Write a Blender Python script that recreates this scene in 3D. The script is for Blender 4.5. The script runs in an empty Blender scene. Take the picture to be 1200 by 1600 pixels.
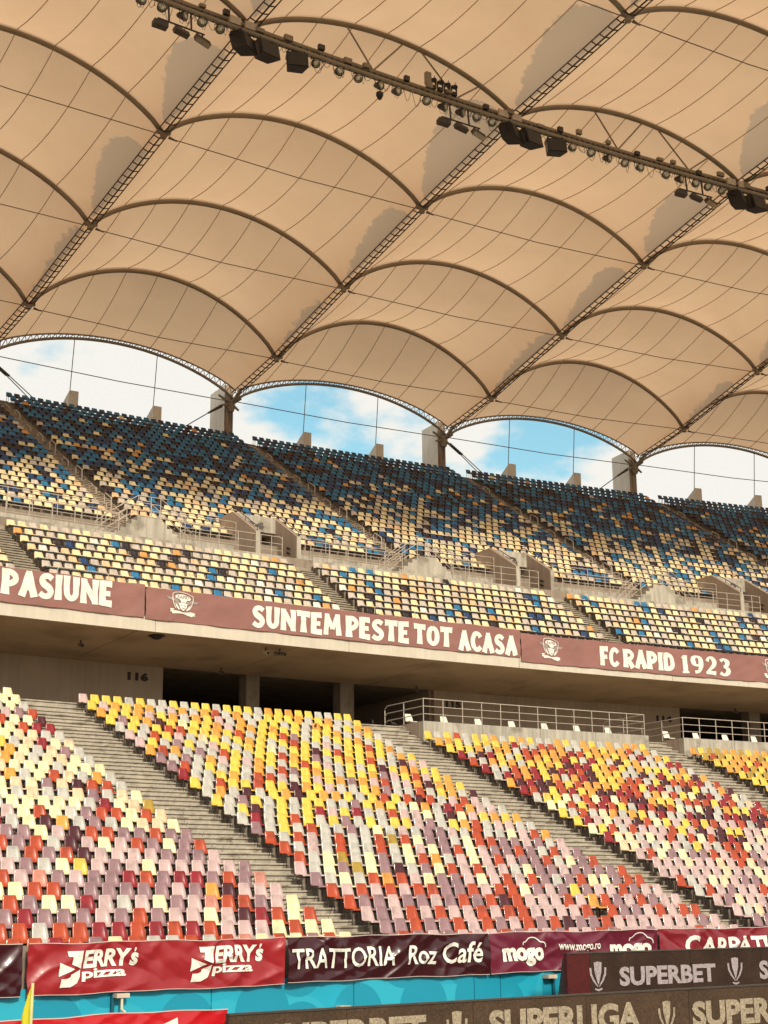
import bpy, bmesh, math, random
import numpy as np
from mathutils import Vector, Matrix, noise
random.seed(7)
SC = bpy.context.scene
COL = SC.collection
PI = math.pi

# ------------------------------------------------------------------ camera, world, sun, exposure
Z0 = 2.35                       # height of the front row's seat tops above the pitch
YS = 240.0                      # plan offset: the stand's centre of curvature is at y = -YS
DL = 0.0593311                  # angle between neighbouring aisles
def PT(k, R, z):
    """k: position along the stand in bays, R: plan radius, z: height over front seat tops"""
    a = k*DL
    return (R*math.sin(a), R*math.cos(a)-YS, z+Z0)

CAMP = Vector((-22.75667, 206.15071-YS, 0.56657+Z0))
yaw, pitch, roll, FPX = 0.63063, 0.262947, -0.0087369, 2300.37
fwd = Vector((math.sin(yaw)*math.cos(pitch), math.cos(yaw)*math.cos(pitch), math.sin(pitch)))
right0 = Vector((math.cos(yaw), -math.sin(yaw), 0))
up0 = right0.cross(fwd)
rightv = right0*math.cos(roll)+up0*math.sin(roll)
upv = -right0*math.sin(roll)+up0*math.cos(roll)
cam_d = bpy.data.cameras.new('camera'); cam = bpy.data.objects.new('camera', cam_d); COL.objects.link(cam)
M = Matrix((rightv, upv, -fwd)).transposed().to_4x4(); M.translation = CAMP
cam.matrix_world = M
cam_d.sensor_fit = 'VERTICAL'; cam_d.sensor_height = 36; cam_d.sensor_width = 27
cam_d.lens = FPX*36/1600; cam_d.clip_start = .5; cam_d.clip_end = 6000
SC.camera = cam
def proj(p):
    d = Vector(p)-CAMP; y = d.dot(fwd)
    return 600+FPX*d.dot(rightv)/y, 800-FPX*d.dot(upv)/y, y

SUN_EL, SUN_AZ = math.radians(32), math.radians(192)      # azimuth from +y (outwards) clockwise: from over the pitch
world = bpy.data.worlds.new('World'); SC.world = world; world.use_nodes = True
wn = world.node_tree; wn.nodes.clear(); WL = wn.links
def wnode(t, **kw):
    n = wn.nodes.new(t)
    for k_, v in kw.items(): setattr(n, k_, v)
    return n
sky = wnode('ShaderNodeTexSky', sky_type='NISHITA', sun_disc=False)
sky.sun_elevation = SUN_EL; sky.sun_rotation = SUN_AZ; sky.air_density = 1.3; sky.dust_density = .6
bg1 = wnode('ShaderNodeBackground'); bg1.inputs['Strength'].default_value = .13
hs = wnode('ShaderNodeHueSaturation'); hs.inputs['Saturation'].default_value = 1.15; hs.inputs['Hue'].default_value=.465
WL.new(sky.outputs[0], hs.inputs['Color']); WL.new(hs.outputs[0], bg1.inputs['Color'])
bg2 = wnode('ShaderNodeBackground'); bg2.inputs['Color'].default_value = (1, .98, .91, 1); bg2.inputs['Strength'].default_value = .78
tc = wnode('ShaderNodeTexCoord')
mp = wnode('ShaderNodeMapping'); mp.inputs['Scale'].default_value = (1, 1, 1.9); mp.inputs['Location'].default_value = (3.1, .7, 0)
WL.new(tc.outputs['Generated'], mp.inputs['Vector'])
ns = wnode('ShaderNodeTexNoise'); ns.inputs['Scale'].default_value = 13; ns.inputs['Detail'].default_value = 9; ns.inputs['Roughness'].default_value = .55
WL.new(mp.outputs[0], ns.inputs['Vector'])
def pixdir(x, y): return (fwd + rightv*((x-600)/FPX) + upv*((800-y)/FPX)).normalized()
prev = ns.outputs['Fac']
for (x, y, w, amp) in [(520, 660, .045, .22), (430, 640, .03, .12), (850, 700, .045, .28), (640, 700, .03, .15), (230, 600, .07, -.35), (1080, 760, .06, -.4)]:
    d = pixdir(x, y)
    sb = wnode('ShaderNodeVectorMath', operation='DISTANCE'); WL.new(tc.outputs['Generated'], sb.inputs[0]); sb.inputs[1].default_value = d
    mr = wnode('ShaderNodeMapRange', interpolation_type='SMOOTHSTEP')
    mr.inputs['From Min'].default_value = 0; mr.inputs['From Max'].default_value = w*1.7
    mr.inputs['To Min'].default_value = -amp*.5; mr.inputs['To Max'].default_value = 0
    WL.new(sb.outputs['Value'], mr.inputs['Value'])
    ad = wnode('ShaderNodeMath', operation='ADD'); WL.new(prev, ad.inputs[0]); WL.new(mr.outputs[0], ad.inputs[1]); prev = ad.outputs[0]
rmp = wnode('ShaderNodeMapRange', interpolation_type='SMOOTHSTEP')
rmp.inputs['From Min'].default_value = .32; rmp.inputs['From Max'].default_value = .52
WL.new(prev, rmp.inputs['Value'])
mx = wnode('ShaderNodeMixShader'); WL.new(rmp.outputs[0], mx.inputs[0]); WL.new(bg1.outputs[0], mx.inputs[1]); WL.new(bg2.outputs[0], mx.inputs[2])
wo = wnode('ShaderNodeOutputWorld'); WL.new(mx.outputs[0], wo.inputs['Surface'])

sun_d = bpy.data.lights.new('sun', 'SUN'); sun_d.energy = 3.0; sun_d.angle = math.radians(8); sun_d.color = (1, .9, .74)
sun = bpy.data.objects.new('sun', sun_d); COL.objects.link(sun)
sd = Vector((math.sin(SUN_AZ)*math.cos(SUN_EL), math.cos(SUN_AZ)*math.cos(SUN_EL), math.sin(SUN_EL)))
sun.rotation_euler = sd.to_track_quat('Z', 'Y').to_euler()
SC.view_settings.view_transform = 'Standard'; SC.view_settings.look = 'None'
SC.view_settings.exposure = .25; SC.view_settings.gamma = 1
SC.cycles.max_bounces = 6; SC.cycles.diffuse_bounces = 4; SC.cycles.transmission_bounces = 4
SC.cycles.sample_clamp_indirect = 6

# ------------------------------------------------------------------ materials
def lin(c):
    c = c/255
    return c/12.92 if c <= .04045 else ((c+.055)/1.055)**2.4
def RGB(r, g, b, s=1.0): return (lin(r)*s, lin(g)*s, lin(b)*s, 1)
def material(name, col, rough=.6, var=.12, vscale=2.0, spec=.5, metal=0, streak=0, coat=0, bump=0, dirt=None, fine=0):
    m = bpy.data.materials.new(name); m.use_nodes = True; nt = m.node_tree; N = nt.nodes; L = nt.links
    b = N['Principled BSDF']; b.inputs['Roughness'].default_value = rough; b.inputs['Metallic'].default_value = metal
    b.inputs['Specular IOR Level'].default_value = spec; b.inputs['Coat Weight'].default_value = coat
    t = N.new('ShaderNodeTexCoord'); g = N.new('ShaderNodeNewGeometry')
    n1 = N.new('ShaderNodeTexNoise'); n1.inputs['Scale'].default_value = vscale; n1.inputs['Detail'].default_value = 5
    L.new(g.outputs['Position'], n1.inputs['Vector'])
    r = N.new('ShaderNodeMapRange'); r.inputs['From Min'].default_value = .3; r.inputs['From Max'].default_value = .7
    r.inputs['To Min'].default_value = 1-var; r.inputs['To Max'].default_value = 1+var
    L.new(n1.outputs['Fac'], r.inputs['Value'])
    cur = r.outputs[0]
    def mul(a, bb):
        q = N.new('ShaderNodeMath'); q.operation = 'MULTIPLY'; L.new(a, q.inputs[0]); L.new(bb, q.inputs[1]); return q.outputs[0]
    if streak:
        mpp = N.new('ShaderNodeMapping'); mpp.inputs['Scale'].default_value = (1.6, 1.6, .12); L.new(g.outputs['Position'], mpp.inputs['Vector'])
        n2 = N.new('ShaderNodeTexNoise'); n2.inputs['Scale'].default_value = 3; n2.inputs['Detail'].default_value = 6; L.new(mpp.outputs[0], n2.inputs['Vector'])
        r2 = N.new('ShaderNodeMapRange'); r2.inputs['From Min'].default_value = .35; r2.inputs['From Max'].default_value = .65
        r2.inputs['To Min'].default_value = 1-streak; r2.inputs['To Max'].default_value = 1+streak*.5
        L.new(n2.outputs['Fac'], r2.inputs['Value']); cur = mul(cur, r2.outputs[0])
    if fine:
        n3 = N.new('ShaderNodeTexNoise'); n3.inputs['Scale'].default_value = 22; n3.inputs['Detail'].default_value = 3; L.new(g.outputs['Position'], n3.inputs['Vector'])
        r3 = N.new('ShaderNodeMapRange'); r3.inputs['From Min'].default_value = .3; r3.inputs['From Max'].default_value = .7
        r3.inputs['To Min'].default_value = 1-fine; r3.inputs['To Max'].default_value = 1+fine; L.new(n3.outputs['Fac'], r3.inputs['Value']); cur = mul(cur, r3.outputs[0])
    vm = N.new('ShaderNodeVectorMath'); vm.operation = 'SCALE'; vm.inputs[0].default_value = col[:3]; L.new(cur, vm.inputs['Scale'])
    out = vm.outputs[0]
    if dirt:
        n4 = N.new('ShaderNodeTexNoise'); n4.inputs['Scale'].default_value = dirt[1]; n4.inputs['Detail'].default_value = 8; L.new(g.outputs['Position'], n4.inputs['Vector'])
        r4 = N.new('ShaderNodeMapRange'); r4.inputs['From Min'].default_value = .52; r4.inputs['From Max'].default_value = .68
        r4.inputs['To Min'].default_value = 0; r4.inputs['To Max'].default_value = dirt[2]; L.new(n4.outputs['Fac'], r4.inputs['Value'])
        mm = N.new('ShaderNodeMix'); mm.data_type = 'RGBA'; L.new(r4.outputs[0], mm.inputs['Factor']); L.new(out, mm.inputs['A']); mm.inputs['B'].default_value = dirt[0]
        out = mm.outputs['Result']
    L.new(out, b.inputs['Base Color'])
    if bump:
        bn = N.new('ShaderNodeBump'); bn.inputs['Strength'].default_value = .5; bn.inputs['Distance'].default_value = bump
        n5 = N.new('ShaderNodeTexNoise'); n5.inputs['Scale'].default_value = 14; n5.inputs['Detail'].default_value = 5; L.new(g.outputs['Position'], n5.inputs['Vector'])
        L.new(n5.outputs['Fac'], bn.inputs['Height']); L.new(bn.outputs[0], b.inputs['Normal'])
    return m

BROWN = RGB(92, 72, 52)
MT = {}
MT['concrete'] = material('concrete', (.46, .415, .335, 1), .85, .1, .7, .3, streak=.22, bump=.01, dirt=((.13, .1, .07, 1), 1.1, .55), fine=.08)
MT['step_mid'] = material('grey step concrete', (.34, .29, .22, 1), .85, .12, 1.6, .3, bump=.01, dirt=((.14, .11, .07, 1), 2.3, .6), fine=.15)
MT['step'] = material('step concrete', (.43, .38, .30, 1), .85, .12, 1.6, .3, streak=.12, bump=.01, dirt=((.16, .12, .08, 1), 2.3, .75), fine=.16)
MT['step_up'] = material('weathered step concrete', (.40, .32, .235, 1), .9, .2, 2.5, .3, bump=.01, dirt=((.09, .065, .045, 1), 3, .8), fine=.25)
MT['concrete_dark'] = material('weathered concrete', (.30, .24, .18, 1), .85, .1, .8, .3, streak=.15, bump=.01, dirt=((.1, .075, .05, 1), 1.3, .5))
MT['concrete_under'] = material('stained shaded terrace concrete', (.25, .20, .155, 1), .9, .15, 1.2, .3, bump=.01, dirt=((.05, .035, .025, 1), 1.6, .6))  # dirty concrete, base also darkened for the shade under the seats
MT['concrete_shaded'] = material('shaded brown concrete', (.40, .31, .24, 1), .85, .07, .8, .3, streak=.1, bump=.006)  # side faces of the pale concrete, browned and darkened for their shade
MT['soffit'] = material('soffit concrete', (.54, .40, .255, 1), .85, .12, .35, .3, bump=.01, dirt=((.16, .10, .06, 1), .45, .35), fine=.05)
MT['wall'] = material('concourse wall paint', (.45, .345, .25, 1), .8, .08, .5, .3, streak=.08)
MT['wall_dark'] = material('darkness inside openings', (.055, .035, .03, 1), .9, .2, .3, .2)  # near-black colour stands in for the darkness deep inside the openings
MT['fascia_edge'] = material('pale fascia edge', (.62, .55, .44, 1), .8, .06, 1, .3, streak=.06)
MT['steel_dark'] = material('dark steel', (.055, .042, .033, 1), .55, .2, 5, .5)
MT['steel_brown'] = material('painted roof steel', (.27, .205, .14, 1), .5, .1, 1, .5)
MT['steel_pale'] = material('pale arch steel', (.30, .24, .18, 1), .5, .1, 1, .5)
MT['steel_light'] = material('galvanised steel', (.50, .43, .35, 1), .42, .1, 4, .5, metal=.1)
MT['cable'] = material('steel cable', (.15, .12, .095, 1), .5, .1, 3)
MT['seam'] = material('membrane seam', (.42, .29, .185, 1), .8, .1, 1)
MT['black'] = material('black plastic', (.018, .015, .015, 1), .5, .2, 4)
MT['letter'] = material('cream print', (.80, .78, .68, 1), .75, .05, 2)
MT['letter_grey'] = material('grey print', (.33, .27, .24, 1), .75, .05, 2)
MT['number'] = material('dark number paint', (.035, .028, .025, 1), .7, .2, 3)
MT['number_up'] = material('grey number paint', (.10, .08, .065, 1), .7, .2, 3)
MT['fascia_cloth'] = material('faded brown banner cloth', RGB(152, 106, 98, .95), .72, .08, .6, .3, dirt=((.22, .13, .1, 1), .9, .3))
MT['red_cloth'] = material('red banner vinyl', RGB(168, 38, 44, .8), .36, .08, 1.2, .5, coat=.12)
MT['red_cloth2'] = material('bright red banner vinyl', RGB(196, 22, 30, .9), .28, .08, 1.2, .5, coat=.3)
MT['dark_cloth'] = material('dark maroon banner vinyl', RGB(64, 12, 22, .8), .33, .1, 1.2, .5, coat=.15)
MT['purple_cloth'] = material('purple maroon banner vinyl', RGB(112, 34, 54, .9), .36, .1, 1.2, .5, coat=.12)
MT['wine_cloth'] = material('wine red banner vinyl', RGB(138, 36, 46, .9), .36, .1, 1.2, .5, coat=.12)
MT['hem'] = material('banner hem', (.62, .5, .44, 1), .6, .1, 2)
MT['led1'] = material('switched off led panel', (.040, .022, .015, 1), .7, .25, 1.3, .15, fine=.25)
MT['led2'] = material('brown led panel', (.07, .043, .026, 1), .7, .15, 1.5, .15, fine=.3)
MT['led_red'] = material('red lit led print', RGB(98, 24, 20, .6), .5, .2, 6, .4, fine=.25)
MT['led_text'] = material('pale lilac led print', (.36, .30, .30, 1), .6, .12, 30, .4, fine=.3)
MT['led_text2'] = material('tan led print', (.33, .265, .18, 1), .6, .2, 40, .4, fine=.4)
MT['flag'] = material('yellow flag cloth', RGB(214, 205, 40, .9), .7, .1, 5)
MT['pole_y'] = material('pale yellow pole', RGB(228, 222, 150, .9), .4, .1, 5)
MT['cream_plastic'] = material('cream plastic', RGB(240, 230, 200, .85), .4, .05, 3)
MT['lens'] = material('lamp glass', (.3, .26, .2, 1), .12, .3, 12, .7, metal=.6)
MT['pigeon'] = material('pigeon feathers', (.035, .03, .03, 1), .7, .3, 8)
MT['bracket'] = material('pale bracket paint', (.6, .48, .36, 1), .6, .1, 5)
MT['grass'] = material('pitch grass', (.05, .10, .025, 1), .9, .3, 6, .2, fine=.3)
MT['track'] = material('pitch side surround', (.17, .13, .10, 1), .9, .2, 1, .2, fine=.2)

def teal_panel():
    m = bpy.data.materials.new('teal hoarding print'); m.use_nodes = True; nt = m.node_tree; N = nt.nodes; L = nt.links
    b = N['Principled BSDF']; b.inputs['Roughness'].default_value = .35
    uv = N.new('ShaderNodeUVMap')
    cur = None
    for (sc, off, rr) in [(.62, 0, .46), (.47, 3.7, .5)]:
        mpp = N.new('ShaderNodeMapping'); mpp.inputs['Scale'].default_value = (sc, sc, 1); mpp.inputs['Location'].default_value = (off, off*.3, 0); L.new(uv.outputs[0], mpp.inputs['Vector'])
        v = N.new('ShaderNodeTexVoronoi'); v.voronoi_dimensions = '2D'; v.inputs['Scale'].default_value = 1; v.inputs['Randomness'].default_value = .55; L.new(mpp.outputs[0], v.inputs['Vector'])
        lt = N.new('ShaderNodeMath'); lt.operation = 'LESS_THAN'; lt.inputs[1].default_value = rr; L.new(v.outputs['Distance'], lt.inputs[0])
        if cur is None: cur = lt.outputs[0]
        else:
            a = N.new('ShaderNodeMath'); a.operation = 'MULTIPLY_ADD'; L.new(lt.outputs[0], a.inputs[0]); a.inputs[1].default_value = .6; L.new(cur, a.inputs[2]); cur = a.outputs[0]
    cr = N.new('ShaderNodeValToRGB'); L.new(cur, cr.inputs[0])
    cr.color_ramp.elements[0].color = RGB(36, 172, 200, .9); cr.color_ramp.elements[1].color = RGB(30, 152, 180, .9)
    e = cr.color_ramp.elements.new(.55); e.color = RGB(50, 182, 206, .9)
    L.new(cr.outputs[0], b.inputs['Base Color']); return m
MT['teal'] = teal_panel()
MT['teal_dark'] = material('dark teal post', RGB(12, 92, 110, .9), .5, .1, 4)

def membrane_mat():
    m = bpy.data.materials.new('translucent roof membrane'); m.use_nodes = True; nt = m.node_tree; N = nt.nodes; L = nt.links
    N.remove(N['Principled BSDF']); out = N['Material Output']
    g = N.new('ShaderNodeNewGeometry'); at = N.new('ShaderNodeAttribute'); at.attribute_name = 'grey_patch'
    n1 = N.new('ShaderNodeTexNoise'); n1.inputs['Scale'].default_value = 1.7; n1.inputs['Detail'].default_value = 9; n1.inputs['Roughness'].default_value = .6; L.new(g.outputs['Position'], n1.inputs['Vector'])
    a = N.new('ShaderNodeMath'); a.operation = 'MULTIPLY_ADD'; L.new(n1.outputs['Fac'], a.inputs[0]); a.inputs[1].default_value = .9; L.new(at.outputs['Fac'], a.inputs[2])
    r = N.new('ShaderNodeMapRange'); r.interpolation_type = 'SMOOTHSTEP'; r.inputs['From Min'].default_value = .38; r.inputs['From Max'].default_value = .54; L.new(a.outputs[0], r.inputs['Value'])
    n2 = N.new('ShaderNodeTexNoise'); n2.inputs['Scale'].default_value = .22; n2.inputs['Detail'].default_value = 7; n2.inputs['Roughness'].default_value = .6; n2.inputs['Distortion'].default_value = .6; L.new(g.outputs['Position'], n2.inputs['Vector'])
    mA = N.new('ShaderNodeMix'); mA.data_type = 'RGBA'; L.new(n2.outputs['Fac'], mA.inputs['Factor'])
    mA.inputs['A'].default_value = (.91, .635, .40, 1); mA.inputs['B'].default_value = (.73, .475, .285, 1)
    mB = N.new('ShaderNodeMix'); mB.data_type = 'RGBA'; L.new(r.outputs[0], mB.inputs['Factor']); L.new(mA.outputs['Result'], mB.inputs['A']); mB.inputs['B'].default_value = (.57, .425, .295, 1)  # mixes in the darker greyish patch colour
    d = N.new('ShaderNodeBsdfDiffuse'); t = N.new('ShaderNodeBsdfTranslucent'); L.new(mB.outputs['Result'], d.inputs[0]); L.new(mB.outputs['Result'], t.inputs[0])
    mx = N.new('ShaderNodeMixShader'); mx.inputs[0].default_value = .48; L.new(d.outputs[0], mx.inputs[1]); L.new(t.outputs[0], mx.inputs[2])
    L.new(mx.outputs[0], out.inputs['Surface']); return m
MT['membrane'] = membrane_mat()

SEATC = {  # code: (name, rgb)
 'C': ('cream', (242, 228, 178)), 'Y': ('yellow', (236, 200, 78)), 'O': ('amber', (226, 158, 62)), 'G': ('light grey', (196, 190, 178)),
 'p': ('pale pink grey', (204, 174, 168)), 'P': ('lilac', (154, 118, 120)), 'R': ('orange red', (184, 70, 24)), 'D': ('dark maroon', (78, 10, 18)),
 'X': ('crimson', (150, 20, 28)), 'M': ('mustard', (180, 146, 48)), 'W': ('peach', (240, 205, 165)), 'S': ('salmon pink', (206, 136, 116)),
 'c': ('cream', (246, 224, 174)), 'g': ('pinkish grey', (206, 190, 172)), 'o': ('orange tan', (222, 160, 88)), 'T': ('teal blue', (34, 116, 156)),
 'N': ('navy blue', (24, 62, 104)), 'K': ('black', (44, 28, 34)), 'B': ('bright blue', (36, 118, 164)), 'w': ('pale peach', (238, 198, 150)), 'V': ('white', (238, 232, 214))}
SM = {c: material('seat plastic '+v[0], RGB(*v[1], .9), .3, .1, 1.7, .5, coat=.3, fine=.06, dirt=(RGB(*[int(q*.62) for q in v[1]]), 3.1, .45)) for c, v in SEATC.items()}

# ------------------------------------------------------------------ mesh helpers
class MB:
    def __init__(s): s.v = []; s.f = []; s.mi = []; s.smooth = False
    def add(s, vs, fs, mi=0):
        o = len(s.v); s.v += [tuple(p) for p in vs]
        for f in fs: s.f.append(tuple(i+o for i in f)); s.mi.append(mi)
    def box(s, x0, x1, y0, y1, z0, z1, mi=0):
        s.add([(x0, y0, z0), (x1, y0, z0), (x1, y1, z0), (x0, y1, z0), (x0, y0, z1), (x1, y0, z1), (x1, y1, z1), (x0, y1, z1)],
              [(0, 3, 2, 1), (4, 5, 6, 7), (0, 1, 5, 4), (1, 2, 6, 5), (2, 3, 7, 6), (3, 0, 4, 7)], mi)
    def tube(s, pts, r, n=6, caps=True, mi=0):
        pts = [Vector(p) for p in pts]; rings = []; m = len(pts)
        for i, p in enumerate(pts):
            t = (pts[min(i+1, m-1)]-pts[max(i-1, 0)]).normalized()
            a = Vector((0, 0, 1)) if abs(t.z) < .95 else Vector((1, 0, 0))
            u = t.cross(a).normalized(); w = u.cross(t)
            rr = r[i] if isinstance(r, (list, tuple)) else r
            rings.append([p+(u*math.cos(q)+w*math.sin(q))*rr for q in [2*PI*j/n+PI/n for j in range(n)]])
        vs = [q for g in rings for q in g]; fs = []
        for i in range(m-1):
            for j in range(n): fs.append((i*n+j, i*n+(j+1) % n, (i+1)*n+(j+1) % n, (i+1)*n+j))
        if caps: fs.append(tuple(range(n-1, -1, -1))); fs.append(tuple((m-1)*n+j for j in range(n)))
        s.add(vs, fs, mi)
    def sweep(s, prof, k0, k1, n, close=True, mi=0, caps=True):
        """closed (R,z) profile swept along the stand's curve"""
        m = len(prof); vs = []; fs = []
        for i in range(n+1):
            k = k0+(k1-k0)*i/n
            vs += [PT(k, R, z) for R, z in prof]
        for i in range(n):
            for j in range(m if close else m-1):
                a = i*m+j; b = i*m+(j+1) % m
                fs.append((a, b, b+m, a+m))
        if close and caps: fs.append(tuple(range(m-1, -1, -1))); fs.append(tuple(n*m+j for j in range(m)))
        s.add(vs, fs, mi)
    def grid(s, fn, nu, nv, mi=0, flip=False):
        vs = [fn(i/nu, j/nv) for j in range(nv+1) for i in range(nu+1)]
        fs = []
        for j in range(nv):
            for i in range(nu):
                a = j*(nu+1)+i; q = (a, a+1, a+nu+2, a+nu+1); fs.append(q[::-1] if flip else q)
        s.add(vs, fs, mi)
    def mesh(s, name, mats, smooth=False):
        me = bpy.data.meshes.new(name); me.from_pydata(s.v, [], s.f)
        for m in (mats if isinstance(mats, (list, tuple)) else [mats]): me.materials.append(m)
        if any(s.mi): me.polygons.foreach_set('material_index', s.mi)
        if smooth: me.polygons.foreach_set('use_smooth', [True]*len(s.f))
        me.update(); return me
    def build(s, name, mats, parent=None, smooth=False):
        return link(name, s.mesh(name, mats, smooth), parent)
def link(name, me, parent=None):
    o = bpy.data.objects.new(name, me); COL.objects.link(o)
    if parent is not None:
        o.parent = parent; o.matrix_parent_inverse = Matrix.Identity(4)
        if me is not None and WORLD_PARENTS.get(parent.name): o.matrix_parent_inverse = WORLD_PARENTS[parent.name]
    return o
WORLD_PARENTS = {}
def tag(o, label=None, cat=None, group=None, kind=None):
    if label: o['label'] = label
    if cat: o['category'] = cat
    if group: o['group'] = group
    if kind: o['kind'] = kind
    return o
def thing(name, label, cat, loc, rz=0, group=None, world=True):
    """an Empty at the base; world=True: children are given in world coordinates"""
    o = bpy.data.objects.new(name, None); COL.objects.link(o); o.empty_display_size = .3
    o.location = loc; o.rotation_euler = (0, 0, rz)
    if world: WORLD_PARENTS[o.name] = (Matrix.Translation(Vector(loc)) @ Matrix.Rotation(rz, 4, 'Z')).inverted()
    return tag(o, label, cat, group)
def struct(o): o['kind'] = 'structure'; return o
ORD = ['zeroth', 'first', 'second', 'third', 'fourth', 'fifth', 'sixth', 'seventh', 'eighth', 'ninth', 'tenth', 'eleventh', 'twelfth', 'thirteenth', 'fourteenth',
       'fifteenth', 'sixteenth', 'seventeenth', 'eighteenth', 'nineteenth', 'twentieth', 'twenty-first', 'twenty-second', 'twenty-third', 'twenty-fourth', 'twenty-fifth', 'twenty-sixth', 'twenty-seventh', 'twenty-eighth', 'twenty-ninth', 'thirtieth']

# ------------------------------------------------------------------ stand geometry
def lowR(t): return 237.918+.832676*(26-t)
def lowZ(t): n = 26-t; return .309178*n+.001087*n*n
SEATH = .82
def upR(i): return 261.58+.83*i
def upZ(i): return 14.07+.53*i
def mainR(j): return 270.0+.8*j
def mainZ(j): return 19.3+.5*j
FLOOR_C = 8.42
KA, KB = -2.2, 4.9
NB = 80
GROUND = -Z0

# ground
g = MB(); g.add([(-900, -900, 0), (900, -900, 0), (900, 900, 0), (-900, 900, 0)], [(0, 1, 2, 3)])
struct(g.build('ground', MT['track']))
g = MB(); g.sweep([(150, GROUND+.004), (150, GROUND+.02), (224, GROUND+.02), (224, GROUND+.004)], KA, KB, 40)
struct(g.build('pitch', MT['grass']))

# lower terrace
prof = [(237.0, GROUND-.2), (237.0, -.14), (237.25, -.14), (237.25, lowZ(26)-SEATH)]
for t in range(26, -1, -1):
    zf = lowZ(t)-SEATH; znext = (lowZ(t-1)-SEATH) if t > 0 else FLOOR_C
    prof += [(lowR(t)+.23, zf), (lowR(t)+.23, znext)]
prof += [(281, FLOOR_C), (281, GROUND-.2)]
g = MB(); g.sweep(prof, KA, KB, NB); struct(g.build('lower_terrace', MT['concrete_under']))

# upper terrace
prof = [(261.0, 11.93), (261.0, upZ(0)-SEATH)]
for i in range(7):
    zf = upZ(i)-SEATH; zn = (upZ(i+1)-SEATH) if i < 6 else 17.42
    prof += [(upR(i)+.25, zf), (upR(i)+.25, zn)]
prof += [(267.12, 17.42), (267.12, 16.95), (268.95, 16.95), (268.95, mainZ(0)-SEATH)]
for j in range(26):
    zf = mainZ(j)-SEATH; zn = (mainZ(j+1)-SEATH) if j < 25 else 30.99
    prof += [(mainR(j)+.25, zf), (mainR(j)+.25, zn)]
prof += [(294.5, 30.99), (294.5, 30.2), (282, 21.5), (282, 11.6), (268, 11.66)]
g = MB(); g.sweep(prof, KA, KB, NB); uterr = struct(g.build('upper_terrace', [MT['concrete_dark']]))
# soffit panels: precast slabs with open joints, just below the upper terrace
for q in range(int((KB-KA)/.5)):
    a = KA+.5*q; g = MB(); g.sweep([(261.05, 11.925), (261.05, 11.85), (267.99, 11.58), (267.99, 11.64)], a+.0015, a+.4985, 6)
    o = g.build('soffit_panel', MT['soffit'], uterr)
# fascia edge slabs
for q in range(int((KB-KA)/.62)):
    a = KA+.62*q+.06; g = MB(); g.sweep([(260.86, 11.80), (260.86, 12.42), (261.0, 12.42), (261.0, 11.80)], a+.0007, a+.6193, 8)
    g.build('fascia_slab', MT['fascia_edge'], uterr)
# concourse
for (a, b, dx) in [(-1.45, -.45, 0), (-.42, .588, 0), (1.556, 2.593, 0), (3.56, 4.6, 0)]:
    g = MB(); g.sweep([(268, FLOOR_C), (268, 11.70), (268.3, 11.70), (268.3, FLOOR_C)], a, b, 14)
    o = g.build('concourse_wall', MT['wall'])
    tag(o, {-.42: 'brown concourse wall carrying the number 116 under the upper stand', 1.556: 'brown concourse wall carrying the numbers 115 and 114', -1.45: 'brown concourse wall out of frame left of the number 116', 3.56: 'brown concourse wall far right, out of frame beyond the number 114'}[a], 'wall')
    for e in (a, b):
        g2 = MB(); g2.sweep([(268.3, FLOOR_C), (268.3, 11.7), (280, 11.7), (280, FLOOR_C)], e-.008, e+.008, 1); g2.build('return_wall', MT['wall'], o)
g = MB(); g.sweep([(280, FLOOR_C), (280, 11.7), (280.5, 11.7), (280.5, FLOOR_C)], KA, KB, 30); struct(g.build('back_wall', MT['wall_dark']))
for n_, (a, b) in enumerate([(.866, .912), (1.201, 1.251), (2.915, 2.965)]):
    g = MB(); g.sweep([(268, FLOOR_C), (268, 11.7), (268.75, 11.7), (268.75, FLOOR_C)], a, b, 1)
    tag(g.build('concrete_pillar', MT['concrete_dark']), ['square concrete pillar in the dark opening, nearer to the number 116', 'square concrete pillar in the dark opening, nearer to the number 115', 'square concrete pillar in the dark opening right of the number 114'][n_], 'pillar', 'pillars in the dark concourse openings')

# ------------------------------------------------------------------ seats
def seat_profile():
    # (y,z,halfwidth,edge_lift): from front lip to back top; origin at the back's top edge on the floor line
    return [(-.545, .405, .175, .0), (-.53, .438, .198, .0), (-.42, .432, .205, .02), (-.25, .418, .208, .035), (-.135, .425, .207, .045), (-.085, .485, .205, .05),
            (-.055, .60, .194, .05), (-.025, .72, .180, .032), (-.012, .795, .168, .014), (-.018, .824, .150, .0)]
def seat_shell(nu, rows):
    pr = seat_profile(); pr = [pr[i] for i in rows]
    V = []; F = []
    for side in (0, 1):
        for (y, z, w, e) in pr:
            for i in range(nu+1):
                u = -1+2*i/nu; lift = e*u*u
                back = 1 if z > .45 else 0
                yy = y-lift if back else y; zz = z if back else z+lift
                if side: yy += .012*back; zz -= .012*(1-back)
                V.append((u*w, yy, zz))
    n = nu+1; m = len(pr); o = n*m
    for j in range(m-1):
        for i in range(nu):
            a = j*n+i; F.append((a, a+1, a+n+1, a+n)); b = o+a; F.append((b, b+n, b+n+1, b+1))
    rim = [i for i in range(n)]+[j*n+nu for j in range(1, m)]+[(m-1)*n+i for i in range(nu-1, -1, -1)]+[j*n for j in range(m-2, 0, -1)]
    for q in range(len(rim)):
        a, b = rim[q], rim[(q+1) % len(rim)]; F.append((a, a+o, b+o, b))
    return V, F
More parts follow.
